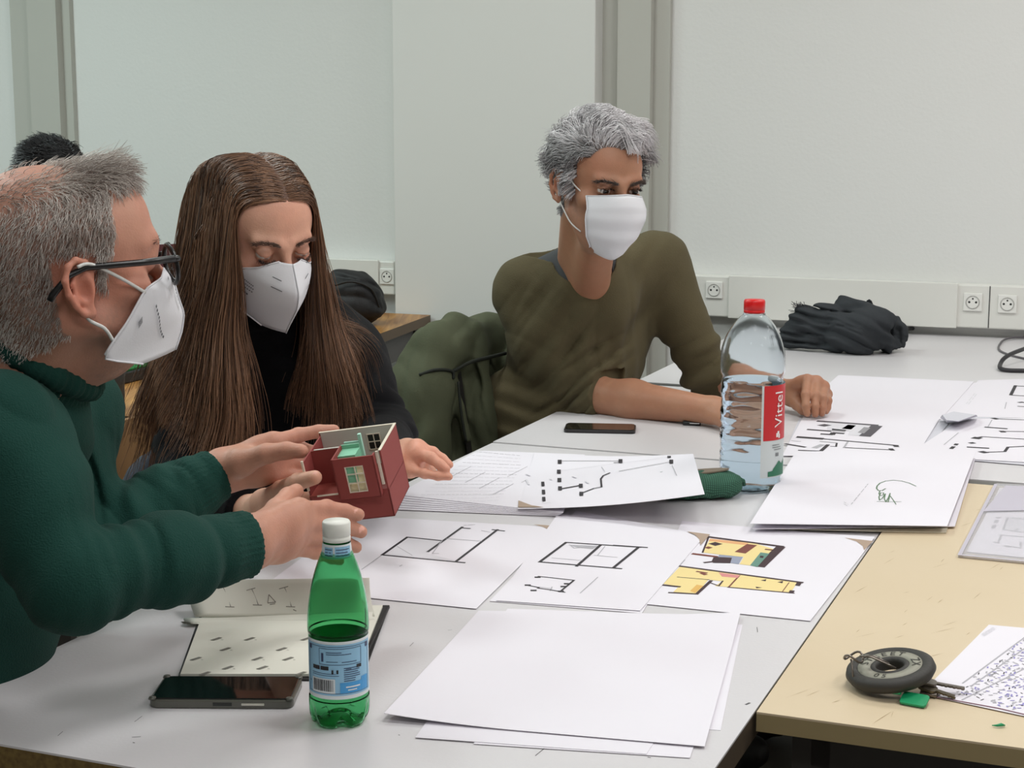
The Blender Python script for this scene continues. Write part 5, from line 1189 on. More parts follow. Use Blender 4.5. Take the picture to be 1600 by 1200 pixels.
def ffp_mask(F, root, ridge, edge, label, strap_hi, strap_lo, bulge=.016, prints=(), n=18, seam=True):
    """two half panels meeting in a vertical ridge; points in head coordinates, wearer's right side, mirrored"""
    def rs(pts, t):
        x = t*(len(pts)-1); i = min(int(x), len(pts)-2); f = x-i; p0, p1, p2, p3 = [np.array(pts[min(max(j, 0), len(pts)-1)]) for j in (i-1, i, i+1, i+2)]
        cr = .5*((2*p1)+(-p0+p2)*f+(2*p0-5*p1+4*p2-p3)*f*f+(-p0+3*p1-3*p2+p3)*f**3); return cr*.35+(p1*(1-f)+p2*f)*.65
    rd = [(0, y, z) for y, z in ridge]
    def surf(u, t, sg=1, off=0.0):
        a, b = rs(rd, t), rs(edge, t); mid = (a+b)/2+np.array([bulge*1.1, bulge*.5, 0])*math.sin(math.pi*min(max(t, .04), .96))**.6
        p = a*(1-u)**2+2*mid*u*(1-u)+b*u*u; p = p+np.array([.9, .45, 0])*off
        return F(p[0]*sg, p[1], p[2])
    vs = []; qs = []; 
    for sg in (1, -1):
        base = len(vs); 
        for j in range(n+1):
            for i in range(n+1): vs.append(surf(i/n, j/n, sg))
        for j in range(n):
            for i in range(n): k = base+j*(n+1)+i; q = (k, k+1, k+n+2, k+n+1); qs.append(q if sg < 0 else q[::-1])
    o = link_mesh('face_mask', [Vector(v)-root.location for v in vs], qs, [m_mask], root, smooth=True); o['label'] = label
    sd = o.modifiers.new('thick', 'SOLIDIFY'); sd.thickness = .0014; sd.offset = 1
    # welded rim along the edges, ridge fold
    rim = MB(); 
    for sg in (1, -1): rim.tube([Vector(surf(1, j/16, sg, .0006))-root.location for j in range(17)], .0011, 6)
    if seam: rim.tube([Vector(F(0, rs(rd, j/16)[1]+.0008, rs(rd, j/16)[2]))-root.location for j in range(17)], .0010, 6)
    for sg in (1, -1):
        for row in prints:
            (u0, t0), (u1, t1), cnt, h = row
            for q in range(cnt):
                a, b = q/cnt, (q+.62)/cnt; P0 = Vector(surf(u0+(u1-u0)*a, t0+(t1-t0)*a, sg, .0022)); P1 = Vector(surf(u0+(u1-u0)*b, t0+(t1-t0)*b, sg, .0022))
                dn = (Vector(surf(u0, t0+.02, sg, .0022))-Vector(surf(u0, t0, sg, .0022))).normalized()*h; rim.mi = 1
                rim.add([P0-dn-root.location, P1-dn-root.location, P1+dn-root.location, P0+dn-root.location], [(0, 1, 2, 3), (3, 2, 1, 0)]); rim.mi = 0
    rim.build('mask_seams', [m_mask, m_mprint], o)
    for sg in (1, -1):
        for pts in (strap_hi, strap_lo):
            if pts is None: continue
            st = MB(); P = smoothpoly([tuple(F(p[0]*sg, p[1], p[2])) for p in pts], 5); st.tube([Vector(p)-root.location for p in P], .0019, 6)
            st.build('mask_strap', m_strap, o)
    return o
def person(label, loc):
    root = empty('person', loc); tag(root, label, 'person'); return root
def hair_guides(F, coll, roots, nrm, L, K, flow, off0=.004, grav=.0, wave=None, seed=0, stiff=.5, jitter=.15):
    """march strands over the collision solid; flow(local positions, t) -> local directions"""
    rg = np.random.RandomState(seed); N = len(roots); P = roots.copy(); C = [P.copy()]; D = nrm+rg.normal(0, jitter, (N, 3)); D /= np.linalg.norm(D, axis=1)[:, None]
    st = (L/(K-1))[:, None]; offs = rg.uniform(.2, 1, N)*off0
    jit = rg.normal(0, jitter, (N, 3))
    for k in range(1, K):
        t = k/(K-1); fl = flow(F.inv(P), t, rg) @ F.m.T+jit*(.6+.6*t); fl[:, 2] -= grav*t; fl /= np.linalg.norm(fl, axis=1)[:, None]
        D = D*stiff+fl*(1-stiff); D /= np.linalg.norm(D, axis=1)[:, None]
        P = P+D*st
        if coll is not None:
            d = coll(P); w = d < offs*min(1, t*3)
            if w.any():
                g = grad(coll, P[w]); P[w] += g*(offs[w]*min(1, t*3)-d[w])[:, None]
        C.append(P.copy())
    C = np.stack(C, 1)
    if wave is not None: C = C+wave(C)
    return C
def w(px, py, Y): return A3(W(px, py, Y))
def knit(name, col, scale, strength, rough=.9, dir_='X'):
    if name in _mats: return _mats[name]
    m = M(name, col, rough, noise=(14, .5, tuple(c*.82 for c in col)), Specular_IOR_Level=.15, Sheen_Weight=.03, Sheen_Roughness=.5); nt = m.node_tree; b = nt.nodes['Principled BSDF']
    tc = [n for n in nt.nodes if n.type == 'TEX_COORD'][0]
    n = nt.nodes.new('ShaderNodeTexNoise'); n.inputs['Scale'].default_value = scale; n.inputs['Detail'].default_value = 3
    nt.links.new(tc.outputs['Object'], n.inputs['Vector'])
    bp = nt.nodes.new('ShaderNodeBump'); bp.inputs['Strength'].default_value = strength; bp.inputs['Distance'].default_value = .003
    nt.links.new(n.outputs['Fac'], bp.inputs['Height']); nt.links.new(bp.outputs[0], b.inputs['Normal']); return m
def legs(root, mat, shoe, hip, fdir, side, seat=.47, thigh=.42, dx=.10):
    """seated trouser legs and shoes hidden under the table"""
    f = A3(fdir); f = f/np.linalg.norm(f); s = A3(side); s = s/np.linalg.norm(s); S = Sdf(); h = A3(hip); h[2] = seat+.08
    S.ell(h, (.16, .16, .11), None, .04)
    knees = []
    for sg in (1, -1):
        a = h+s*sg*.09; k = h+f*thigh+s*sg*dx; k[2] = seat+.05; an = k+f*.02; an[2] = .09
        S.cap(a, k, .085, .062, .04); S.cap(k, an, .060, .042, .03); knees.append(an)
    V_, Q = S.mesh(.008); fast_mesh('trousers', V_, Q, mat, root, origin=root.location)
    for an in knees:
        S = Sdf(); a = an.copy(); a[2] = .045; S.cap(a-f*.05, a+f*.14, .042, .036, .02); S.cap(a, a+np.array([0, 0, .05]), .042, .045, .02); S.box(a+f*.05-np.array([0, 0, .03]), (.05, .05, .001), None, .012, .02)
        V_, Q = S.mesh(.007); V_[:, 2] = np.maximum(V_[:, 2], .002); fast_mesh('shoe', V_, Q, shoe, root, origin=root.location)
def pick(V_, Q, n, seed):
    rg = np.random.RandomState(seed); i = rg.randint(0, len(Q), n); a = rg.rand(n, 1); b = rg.rand(n, 1)
    q = Q[i]; A_, B_, C_, D_ = V_[q[:, 0]], V_[q[:, 1]], V_[q[:, 2]], V_[q[:, 3]]
    P = A_*(1-a)*(1-b)+B_*a*(1-b)+C_*a*b+D_*(1-a)*b; N = np.cross(B_-A_, D_-A_); N /= np.linalg.norm(N, axis=1)[:, None]+1e-12; return P, N
m_trs = M('dark_trousers', srgb(34, 36, 42), .85); m_shoe = M('dark_shoe', srgb(30, 26, 24), .5)

# =================================================================== man in the green sweater
def man_green():
    root = person('man with short grey hair, round black glasses and white mask, in a dark green sweater', (-.70, 1.76, .0))
    a, b_ = R(33), R(-10); F = Frame((0, 0, 0), a, b_, R(0), .99)
    F.o = w(131, 452, 1.63)-F.m @ np.array([.080, -.006, .002])*F.s
    S = Sdf(); head_prims(S, F, lid_drop=.25, chin=.80, nose=.85, ears=.95)
    S.ell(F(0, .046, .042), np.array((.056, .055, .056))*F.s, F.m, .02); S.ell(F(0, .048, .066), np.array((.050, .050, .046))*F.s, F.m, .02); S.cap(F(.03, .090, .029), F(-.03, .090, .029), .009, .009, .016)
    nd = A3((.42, .10, .90)); nd /= np.linalg.norm(nd); rc = w(44, 541, 1.735); nb = rc-nd*.055
    S.cap(F(0, -.028, -.02), nb, .056, .058, .03); S.cap(F(.0, .02, -.080), rc+A3((.018, 0, -.03)), .034, .034, .03); S.cap(F(.04, -.02, -.03), rc+A3((.005, -.026, -.03)), .018, .020, .02)
    S.cap(nb, (-.79, 1.77, .62), .06, .10, .05)
    s1, s2 = w(-14, 688, 1.60), w(96, 648, 1.95)
    e1, w1 = w(112, 905, 1.53), w(388, 850, 1.70); e2, w2 = w(112, 868, 1.86), w(346, 737, 1.98)
    S.cap(nb-A3((.02, 0, .05)), s1, .04, .045, .02); S.cap(nb-A3((.02, 0, .05)), s2, .04, .045, .02)
    S.cap(s1, e1, .045, .038, .03); S.cap(e1, lerp(e1, w1, .55), .038, .036, .02); S.cap(lerp(e1, w1, .55), w1, .036, .0285, .02)
    S.cap(s2, e2, .045, .038, .03); S.cap(e2, lerp(e2, w2, .5), .038, .036, .02); S.cap(lerp(e2, w2, .5), w2, .036, .027, .02)
    # near hand: holds the base of the model from the front and below
    hand_prims(S, w1, [w(466, 797, 1.765), w(468, 817, 1.762), w(462, 838, 1.762), w(452, 856, 1.765)],
               [[w(510, 794, 1.800), w(540, 799, 1.815), w(560, 804, 1.822)], [w(514, 816, 1.800), w(546, 824, 1.820), w(564, 831, 1.828)], [w(508, 838, 1.800), w(538, 848, 1.820), w(556, 855, 1.828)], [w(492, 862, 1.795), w(516, 871, 1.812), w(532, 875, 1.820)]],
               [w(410, 826, 1.735), w(432, 796, 1.775), w(450, 776, 1.815), w(463, 767, 1.835)], r=.0094, palm_t=.0155)
    # far hand: thumb along the model's edge, fingers behind
    hand_prims(S, w2, [w(426, 691, 1.985), w(430, 708, 2.00), w(428, 725, 2.005), w(420, 741, 2.00)],
               [[w(466, 680, 2.012), w(498, 674, 2.020), w(522, 672, 2.026)], [w(470, 702, 2.03), w(496, 708, 2.03), w(515, 712, 2.03)], [w(466, 724, 2.02), w(492, 730, 2.02), w(508, 734, 2.02)], [w(454, 742, 2.01), w(476, 746, 2.01), w(492, 748, 2.01)]],
               [w(378, 722, 1.955), w(416, 709, 1.935), w(448, 704, 1.925), w(471, 705, 1.915)], r=.0092, palm_t=.0145)
    S.fold(w(420, 835, 1.72), .05, w(420, 835, 1.72)-w(440, 870, 1.74), .018, .0008, .8, 3)
    V_, Q = S.mesh(.0021)
    def scalp(L):
        x, y, z = L.T; reg = (hairA(L) > .1).astype(float); bald = baldA(L)
        wt = np.clip(hairA(L), 0, 1)*.55*(1-.75*bald); return wt, np.array(srgb(140, 124, 114))
    def baldA(L): x, y, z = L.T; return np.clip(1.3-((y+.036)/.070)**2-(x/.058)**2, 0, 1)*(z > .06)
    def hairA(L):
        x, y, z = L.T; ax = np.abs(x)
        nz = vnoise(L*90, 31)*.006; line = np.where(z > .10, .072, np.where(z > .03, .040+(z-.03)*.15, .026))+nz     # front limit of the hair at each height
        line = np.where((z > .092) & (ax < .048), .100, line)
        low = -.045+np.clip((.0-y)/.08, 0, 1)*-.022+vnoise(L*60, 77)*.010
        ear = (ax > .06) & (np.abs(y+.008) < .024) & (z < .040)
        return ((y < line) & (z > low) & ~((y > -.024+nz) & (z < .034+nz) & ~((y > .010) & (z > -.010+nz))) & ~ear & (z < .2)).astype(float)
    col = skin_cols(V_, SKIN['A'], F, red=[(F(.085, -.012, .005), .035, .62), (F(.03, .11, .0), .02, .2), (F(.05, .05, -.02), .04, .25), (w(500, 800, 1.8), .06, .15), (F(.0, -.03, .13), .05, .25)],
                    nails=[(w(562, 801, 1.812), (0, -.5, 1), .0062), (w(567, 828, 1.822), (0, -.5, .8), .006)], beard=.42, scalp=scalp)
    fast_mesh('body', V_, Q, m_skin, root, col, origin=root.location)
    # hair
    P, N = pick(V_, Q, 190000, 3); L = F.inv(P); ok = (hairA(L) > .5) & (np.abs(L[:, 0]) < .1) & (L[:, 1] > -.12) & (L[:, 2] < .16); P, N, L = P[ok], N[ok], L[ok]
    rg = np.random.RandomState(2); keep = rg.rand(len(P)) < (1-.965*baldA(L)); P, N, L = P[keep][:26000], N[keep][:26000], L[keep][:26000]
    x, y, z = L.T; top = np.clip((z-.085)/.03, 0, 1); front = np.clip((y+.005)/.05, 0, 1)
    Ln = .014+.010*top+.019*top*front+rg.uniform(-.003, .004, len(P))
    Ln *= np.where(z < .0, .75, 1)*(1-.45*np.clip(1.9-((y+.036)/.070)**2-(x/.058)**2, 0, 1))
    tp = top[:, None]
    def flow(Lp, t, rg_):
        n = len(Lp); sx = np.sign(Lp[:, :1]); f = np.concatenate([sx*.12, -.55*np.ones((n, 1)), -.75*np.ones((n, 1))], 1)
        g = np.concatenate([sx*.15, 1.0*np.ones((n, 1)), (.20-.5*t)*np.ones((n, 1))], 1); return f*(1-tp)+g*tp
    C = hair_guides(F, None, P, N, Ln, 6, flow, stiff=.55, jitter=.24, seed=4)
    cl = vnoise(L*38, 9)[:, None]; shade = np.clip(.5+.5*cl+rg.normal(0, .22, (len(P), 1)), 0, 1); lo_, hi_ = np.array(srgb(140, 125, 115)), np.array(srgb(222, 214, 206))
    strand_mesh('hair', C, .00042, m_hair, root, root.location, lo_*(1-shade)+hi_*shade, taper=.35)
    arc_hairs('eyebrow', F, root, [(.014, .100, .026), (.030, .098, .030), (.046, .088, .027)], 90, .008, .0003, (110, 96, 88), (.8, .3, .1), 3)
    eyes(F, root, (0, .9, -.35))
    # glasses
    g = MB(); blk = M('black_acetate', srgb(14, 12, 14), .32); T4 = Matrix.Translation(-root.location) @ F.mat()
    for sg in (1, -1):
        ring = [T4 @ Vector((sg*.0345+.0235*math.cos(t), .111-abs(.0235*math.cos(t)*sg)*.05-(.004 if sg*math.cos(t) > 0 else 0), .000+.0215*math.sin(t))) for t in [2*math.pi*k/36 for k in range(36)]]; g.tube(ring, .0026, 8, closed=True)
        g.tube([T4 @ Vector(q) for q in ((sg*.058, .106, .007), (sg*.066, .105, .009), (sg*.070, .098, .010))], .0036, 8)
        g.tube([T4 @ Vector(q) for q in ((sg*.070, .100, .010), (sg*.076, .06, .015), (sg*.083, .0, .024), (sg*.086, -.020, .020), (sg*.084, -.040, .004), (sg*.083, -.044, -.001))], [.0040, .0036, .0034, .0034, .0040, .0036], 8)
    g.tube([T4 @ Vector(q) for q in ((-.012, .110, .006), (0, .114, .009), (.012, .110, .006))], .0024, 8)
    gl = g.build('glasses', blk, root)
    for sg in (1, -1):
        ln = MB(); ln.lathe([(0, .0004), (.021, .0004), (.021, -.0004), (0, -.0004)], 32, T4 @ Matrix.Translation((sg*.0345, .110, .000)) @ Matrix.Rotation(math.pi/2, 4, 'X'))
        ln.build('lens', M('lens_glass', (1, 1, 1), .02, IOR=1.02, Transmission_Weight=1.0, Alpha=.25), gl)
    ffp_mask(F, root, [(.113, -.008), (.119, -.025), (.121, -.047), (.123, -.063), (.117, -.081), (.105, -.101)], [(.014, .106, -.006), (.038, .092, -.012), (.064, .063, -.016), (.069, .036, -.043), (.071, .001, -.075), (.042, .051, -.098)],
             'white folded filter mask with a sharp front ridge', [(.063, .063, -.019), (.074, .036, .004), (.084, .006, .026), (.088, -.010, .027)], [(.068, .017, -.062), (.076, .008, -.044), (.080, -.006, -.032), (.084, -.014, -.018)],
             prints=[((.50, .12), (.10, .52), 11, .0010), ((.72, .50), (.30, .80), 10, .0013), ((.86, .60), (.80, .64), 5, .004), ((.80, .18), (.72, .22), 3, .003)])
    # sweater
    K = Sdf(); ch = A3((-.64, 1.76, .92)); mm = Frame((0, 0, 0), R(-12), R(18)).m
    K.ell(ch, (.185, .125, .20), mm, .05); K.cap(ch-A3((0, 0, .08)), (-.75, 1.76, .58), .135, .16, .06)
    K.cap(nb-A3((.02, 0, .062)), s1, .074, .066, .03); K.cap(nb-A3((.02, 0, .062)), s2, .072, .064, .04)
    K.cap(s1, e1, .066, .049, .05); K.cap(e1, lerp(e1, w1, .5), .049, .046, .02); K.cap(lerp(e1, w1, .5), lerp(e1, w1, .78), .046, .040, .02); K.cap(lerp(e1, w1, .78), w1, .0385, .0360, .004)
    K.cap(s2, e2, .064, .056, .05); K.cap(e2, lerp(e2, w2, .6), .056, .047, .03); K.cap(lerp(e2, w2, .6), lerp(e2, w2, .82), .047, .038, .02); K.cap(lerp(e2, w2, .82), w2, .0365, .0345, .004)
    # collar ring standing around the neck
    K.cap(rc-nd*.022, nb-A3((0, 0, .04)), .076, .088, .02); nx = np.cross(nd, [0, 1, 0]); nx /= np.linalg.norm(nx); ny = np.cross(nd, nx)
    ring = [rc+(nx*math.cos(t)*.079+ny*math.sin(t)*.079)+nd*(.014*math.cos(t)) for t in [2*math.pi*k/22 for k in range(23)]]
    sgn = 1 if nx[0] < 0 else -1
    G = Sdf(); G.chain(ring, [.0135]*23, .006); G.extra = lambda P: ribs(P)
    K.cap(nb+nd*.02, nb+nd*.2, .058, .060, .008, 1)
    K.cut(lerp(e1, w1, 1.0), w1-e1+A3((.05, 0, 0))); K.cut(lerp(e2, w2, .97), w2-e2)
    K.fold(lerp(s1, ch, .45)+A3((.06, -.03, .04)), .11, (.75, -.1, .62), .060, .013, .35, 1)
    K.fold(w(140, 720, 1.85), .10, (.9, .1, .25), .045, .010, .4, 6)
    K.fold(lerp(e1, w1, .22), .075, w1-e1, .036, .0065, .5, 2); K.fold(lerp(e1, w1, .62), .08, (w1-e1)+A3((0, 0, .05)), .046, .004, .6, 3)
    K.fold(lerp(s1, e1, .7), .08, (e1-s1)+A3((.1, 0, 0)), .050, .008, .6, 4)
    K.fold(lerp(e2, w2, .50), .075, w2-e2, .034, .009, .5, 5)
    def ribs(P):
        out = np.zeros(len(P))
        for e_, w_, t0 in ((e1, w1, .80), (e2, w2, .74)):
            ax = (w_-e_); Lx = np.linalg.norm(ax); ax = ax/Lx; X = P-e_; t = (X @ ax)/Lx; r = X-np.outer(X @ ax, ax); rn = np.linalg.norm(r, axis=1)
            u1 = np.cross(ax, [0, 0, 1]); u1 /= np.linalg.norm(u1); u2 = np.cross(ax, u1); an = np.arctan2(r @ u2, r @ u1)
            m = (t > t0) & (t < 1.1) & (rn < .06); out += m*.0011*np.sin(an*34)
        r = P-rc; h = r @ nd; rr = r-np.outer(h, nd); an = np.arctan2(rr @ ny, rr @ nx); rn = np.linalg.norm(rr, axis=1)
        out += ((rn > .05) & (rn < .11) & (np.abs(h) < .035))*.0009*np.sin(an*60); return out
    K.extra = ribs
    V_, Q = K.mesh(.0026); sw = fast_mesh('sweater', V_, Q, knit('green_knit', srgb(30, 68, 60), 520, .5), root, origin=root.location)
    V_, Q = G.mesh(.0024); fast_mesh('collar', V_, Q, knit('green_knit', srgb(30, 68, 60), 520, .5), root, origin=root.location)
    legs(root, m_trs, m_shoe, (-.74, 1.77, .5), (.93, -.1, 0), (.1, .93, 0))
    return F
FA = man_green()
seat_positions = []
# =================================================================== woman in black
def woman():
    root = person('woman with long straight brown hair and white mask, in a black turtleneck', (-.44, 2.62, 0))
    F = Frame((0, 0, 0), R(-54), R(16), R(-2), .965); F.o = w(445, 396, 2.34)-F.m @ np.array([0, .088, .011])*F.s
    S = Sdf(); head_prims(S, F, lid_drop=.42, jaw=.92, nose=.85, ears=.8)
    s1, s2 = w(302, 592, 2.42), w(540, 560, 2.68); nb = (s1+s2)/2+A3((-.005, .01, .045)); ch = A3((-.36, 2.60, .90))
    S.cap(F(0, -.030, -.03), nb, .046, .050, .03); S.cap(nb-A3((0, 0, .08)), (-.44, 2.66, .62), .06, .10, .05)
    e1, w1 = w(296, 772, 2.29), w(396, 800, 2.13); e2, w2 = w(602, 678, 2.56), w(590, 716, 2.24)
    S.cap(nb, s1, .04, .035, .04); S.cap(nb, s2, .04, .035, .04); S.cap(s1, e1, .036, .030, .03); S.cap(s2, e2, .036, .030, .03)
    S.cap(e1, w1, .032, .022, .02); S.cap(e2, w2, .032, .022, .02)
    # her hand beyond the model, open, fingers towards the papers
    hand_prims(S, w2, [w(652, 699, 2.14), w(652, 708, 2.125), w(648, 722, 2.13), w(640, 735, 2.12)],
               [[w(676, 707, 2.13), w(691, 717, 2.125), w(702, 726, 2.12)], [w(674, 716, 2.105), w(688, 726, 2.095), w(697, 733, 2.09)], [w(662, 728, 2.14), w(670, 733, 2.15), w(676, 736, 2.155)], [w(664, 740, 2.10), w(684, 744, 2.09), w(702, 745, 2.085)]],
               [w(604, 724, 2.19), w(612, 716, 2.14), w(606, 708, 2.10), w(600, 704, 2.07)], r=.0074, palm_t=.0125)
    # her hand under the model, thumb up against its corner
    hand_prims(S, w1, [w(452, 778, 1.985), w(448, 792, 1.985), w(440, 804, 1.99), w(432, 814, 2.0)],
               [[w(486, 778, 1.955), w(510, 782, 1.945), w(524, 786, 1.94)], [w(482, 794, 1.95), w(506, 800, 1.94), w(520, 804, 1.935)], [w(474, 808, 1.955), w(496, 814, 1.95), w(510, 816, 1.945)], [w(462, 820, 1.97), w(480, 826, 1.965), w(492, 828, 1.96)]],
               [w(412, 786, 2.05), w(440, 766, 1.97), w(466, 753, 1.895), w(492, 746, 1.866)], r=.0078, palm_t=.012)
    V_, Q = S.mesh(.0021)
    L = F.inv(V_); red = [(F(.045, .075, -.02), .03, .22), (F(-.045, .075, -.02), .03, .22), (F(0, .11, -.01), .018, .2), (w(650, 700, 2.13), .03, .35), (w(700, 735, 2.09), .03, .4), (w(490, 745, 1.9), .02, .2)]
    def scalp(L):
        x, y, z = L.T; hl = np.where(z < .075, .050-(.075-z)*.1, .074-.3*np.abs(x)); wt = ((y < hl) & (z > -.03) & ((z > .080) | (np.abs(x) > .058) | (y < .0))).astype(float)
        return wt*.9, np.array(srgb(70, 46, 32))
    col = skin_cols(V_, SKIN['W'], F, red=red, nails=[(w(494, 742, 1.858), (0, -.4, 1), .0055)], scalp=scalp)
    eyeL = np.exp(-(((np.abs(L[:, 0])-.032)/.016)**2+((L[:, 2]-.020)/.006)**2+((L[:, 1]-.095)/.02)**2))[:, None]*.35; col = col*(1-eyeL)+np.array(srgb(120, 84, 72))*eyeL
    fast_mesh('body', V_, Q, m_skin, root, col, origin=root.location)
    eyes(F, root, (0, .62, -.78), (60, 40, 30))
    arc_hairs('eyebrow', F, root, [(.012, .0965, .0255), (.026, .0965, .0315), (.040, .090, .0315), (.050, .078, .026)], 260, .0085, .00030, (84, 56, 42), (.85, .1, .12), 3, .0012)
    arc_hairs('eyelash', F, root, [(.018, .0925, .0035), (.026, .0945, .0010), (.034, .0935, .0008), (.044, .0865, .0045)], 130, .0075, .00034, (40, 26, 22), (.15, .8, -.55), 5, .001)
    # turtleneck sweater
    K = Sdf(); mm = Frame((0, 0, 0), R(-38), R(8)).m
    K.ell(ch, (.165, .115, .20), mm, .05); K.cap(ch-A3((0, 0, .08)), (-.44, 2.64, .60), .12, .14, .06)
    K.cap(nb-A3((0, 0, .03)), s1, .055, .052, .05); K.cap(nb-A3((0, 0, .03)), s2, .055, .052, .05)
    K.ell(F(.0, .02, -.02)*0+ch+A3((.075, -.085, .065)), (.11, .06, .07), mm, .05)
    K.cap(nb-A3((0, 0, .02)), F(0, -.020, -.085), .062, .056, .02); K.cap(F(0, .010, -.115), nb+A3((.04, -.04, -.02)), .048, .06, .03)
    K.cap(s1, e1, .056, .050, .05); K.cap(e1, lerp(e1, w1, .9), .049, .034, .02)
    K.cap(s2, e2, .055, .046, .05); K.cap(e2, lerp(e2, w2, .9), .046, .034, .02)
    K.cut(lerp(e1, w1, .92), w1-e1); K.cut(lerp(e2, w2, .92), w2-e2)
    K.fold(e1, .09, (w1-e1)+(s1-e1)*.4, .034, .006, .5, 2); K.fold(e2, .09, (s2-e2), .034, .006, .5, 3); K.fold(lerp(s1, e1, .5), .10, (e1-s1)+A3((.1, 0, 0)), .05, .004, .6, 4); K.fold(ch+A3((.05, -.1, -.05)), .16, (.3, .2, 1), .07, .004, .6, 7)
    K.fold(F(0, .03, -.13), .06, (0, 0, 1), .022, .003, .3, 8)
    V2, Q2 = K.mesh(.0032); fast_mesh('sweater', V2, Q2, knit('black_knit', srgb(12, 12, 15), 500, .35), root, origin=root.location)
    # mask
    ffp_mask(F, root, [(.116, .004), (.124, -.008), (.142, -.036), (.140, -.060), (.126, -.084), (.112, -.110)], [(.018, .106, .006), (.044, .088, -.008), (.062, .060, -.018), (.066, .045, -.045), (.058, .040, -.080), (.024, .078, -.108)],
             'white folded filter mask covering nose and chin', [(.062, .060, -.022), (.070, .040, -.006), (.078, .016, .014), (.084, -.008, .028)], [(.062, .042, -.068), (.070, .020, -.050), (.078, .000, -.030), (.082, -.012, -.012)], bulge=.013,
             prints=[((.86, .46), (.62, .50), 8, .0009), ((.86, .50), (.60, .54), 8, .0009), ((.86, .54), (.60, .58), 7, .0009), ((.84, .60), (.66, .63), 4, .0016), ((.25, .30), (.55, .26), 1, .0006), ((.22, .42), (.50, .40), 1, .0006)])
    # long hair
    H = Sdf(); hm = F.m; H.ell(F(0, -.016, .048), np.array((.0755, .096, .083))*F.s, hm, .02); H.ell(F(0, .030, .040), np.array((.066, .058, .062))*F.s, hm, .025)
    H.ell(F(0, .034, -.040), np.array((.060, .062, .085))*F.s, hm, .02); H.cap(nb, F(0, -.02, -.03), .058, .056, .03)
    H.p += [q for q in K.p if q[6] == 0]
    coll = lambda P: H.ev(P, disp=False)
    P, N = pick(V_, Q, 150000, 5); Lr = F.inv(P); x, y, z = Lr.T
    hl = np.where(z > .10, .060, np.where(z > .05, .060-(.10-z)*.36, .016)); hl = np.where((z > .088) & (np.abs(x) < .045), .078-.4*np.abs(x), hl)
    ok = (y < hl) & (z > -.045+.06*(y > 0)) & (z < .15) & (np.abs(x) < .1) & (y > -.13) & ~((z < .04) & (y > -.005) & (np.abs(x) < .060)) & ~((z < .02) & (y > .012))
    P, N, Lr = P[ok], N[ok], Lr[ok]; rg = np.random.RandomState(8); kp = rg.rand(len(P)) < np.where(Lr[:, 2] > .06, 1, .45); P, N, Lr = P[kp][:11500], N[kp][:11500], Lr[kp][:11500]
    sx = np.where(Lr[:, 0]+.006 > 0, 1., -1.)[:, None]; n = len(P)
    front = np.clip((Lr[:, 1]-.00)/.06, 0, 1)[:, None]
    Ln = rg.uniform(.335, .425, n)*(.93+.07*vnoise(Lr*30, 3))
    ph = rg.rand(n, 1)*6.28
    goes_front = (np.clip(front[:, 0]*1.3+.30, 0, 1) > rg.rand(n))[:, None]
    fw, rt = F.m[:, 1].copy(), F.m[:, 0].copy(); fw[2] = 0; fw /= np.linalg.norm(fw); rt[2] = 0; rt /= np.linalg.norm(rt)
    def flow(Lp, t, rg_):
        k = min(1, t*3.2)
        a = np.concatenate([sx*1.0, -.26*np.ones((n, 1))-.42*front, -.42*np.ones((n, 1))], 1)          # off the parting, back along the temples
        z_ = Lp[:, 2:3]; low = np.clip((.03-z_)/.08, 0, 1); lo2 = np.clip((-.06-z_)/.06, 0, 1)
        dn = np.tile(np.array([[0, 0, -1.]]), (n, 1))+rt[None]*sx*(.03+.05*low*(t < .5)+.10*(t > .5)*(sx > 0))+fw[None]*np.where(goes_front, .30*lo2*(t < .8)+.0, -.20*low)
        side = np.clip((np.abs(Lp[:, :1])-.035)/.035, 0, 1); m = np.clip(side*1.1+low, 0, 1); dnL = dn @ F.m
        return a*(1-m)+dnL*m
    C = hair_guides(F, coll, P, N, Ln, 30, flow, off0=.005, grav=.0, stiff=.35, jitter=.075, seed=6, wave=lambda C: np.stack([vnoise(C[:, j]*16+3, 4) for j in range(C.shape[1])], 1)[..., None]*np.array([.0045, .0045, .001])*np.linspace(0, 1, C.shape[1])[None, :, None]**1.3)
    shade = np.clip(.5+.45*vnoise(Lr*50, 6)+rg.normal(0, .25, n), 0, 1)[:, None]; lo_, hi_ = np.array(srgb(64, 42, 29)), np.array(srgb(146, 106, 78))
    o = strand_mesh('hair', C, .00062, m_hair, root, root.location, lo_*(1-shade)+hi_*shade, taper=.45)
    legs(root, m_trs, m_shoe, (-.46, 2.66, .5), (.9, -.35, 0), (.35, .9, 0))
    return F
FW = woman()
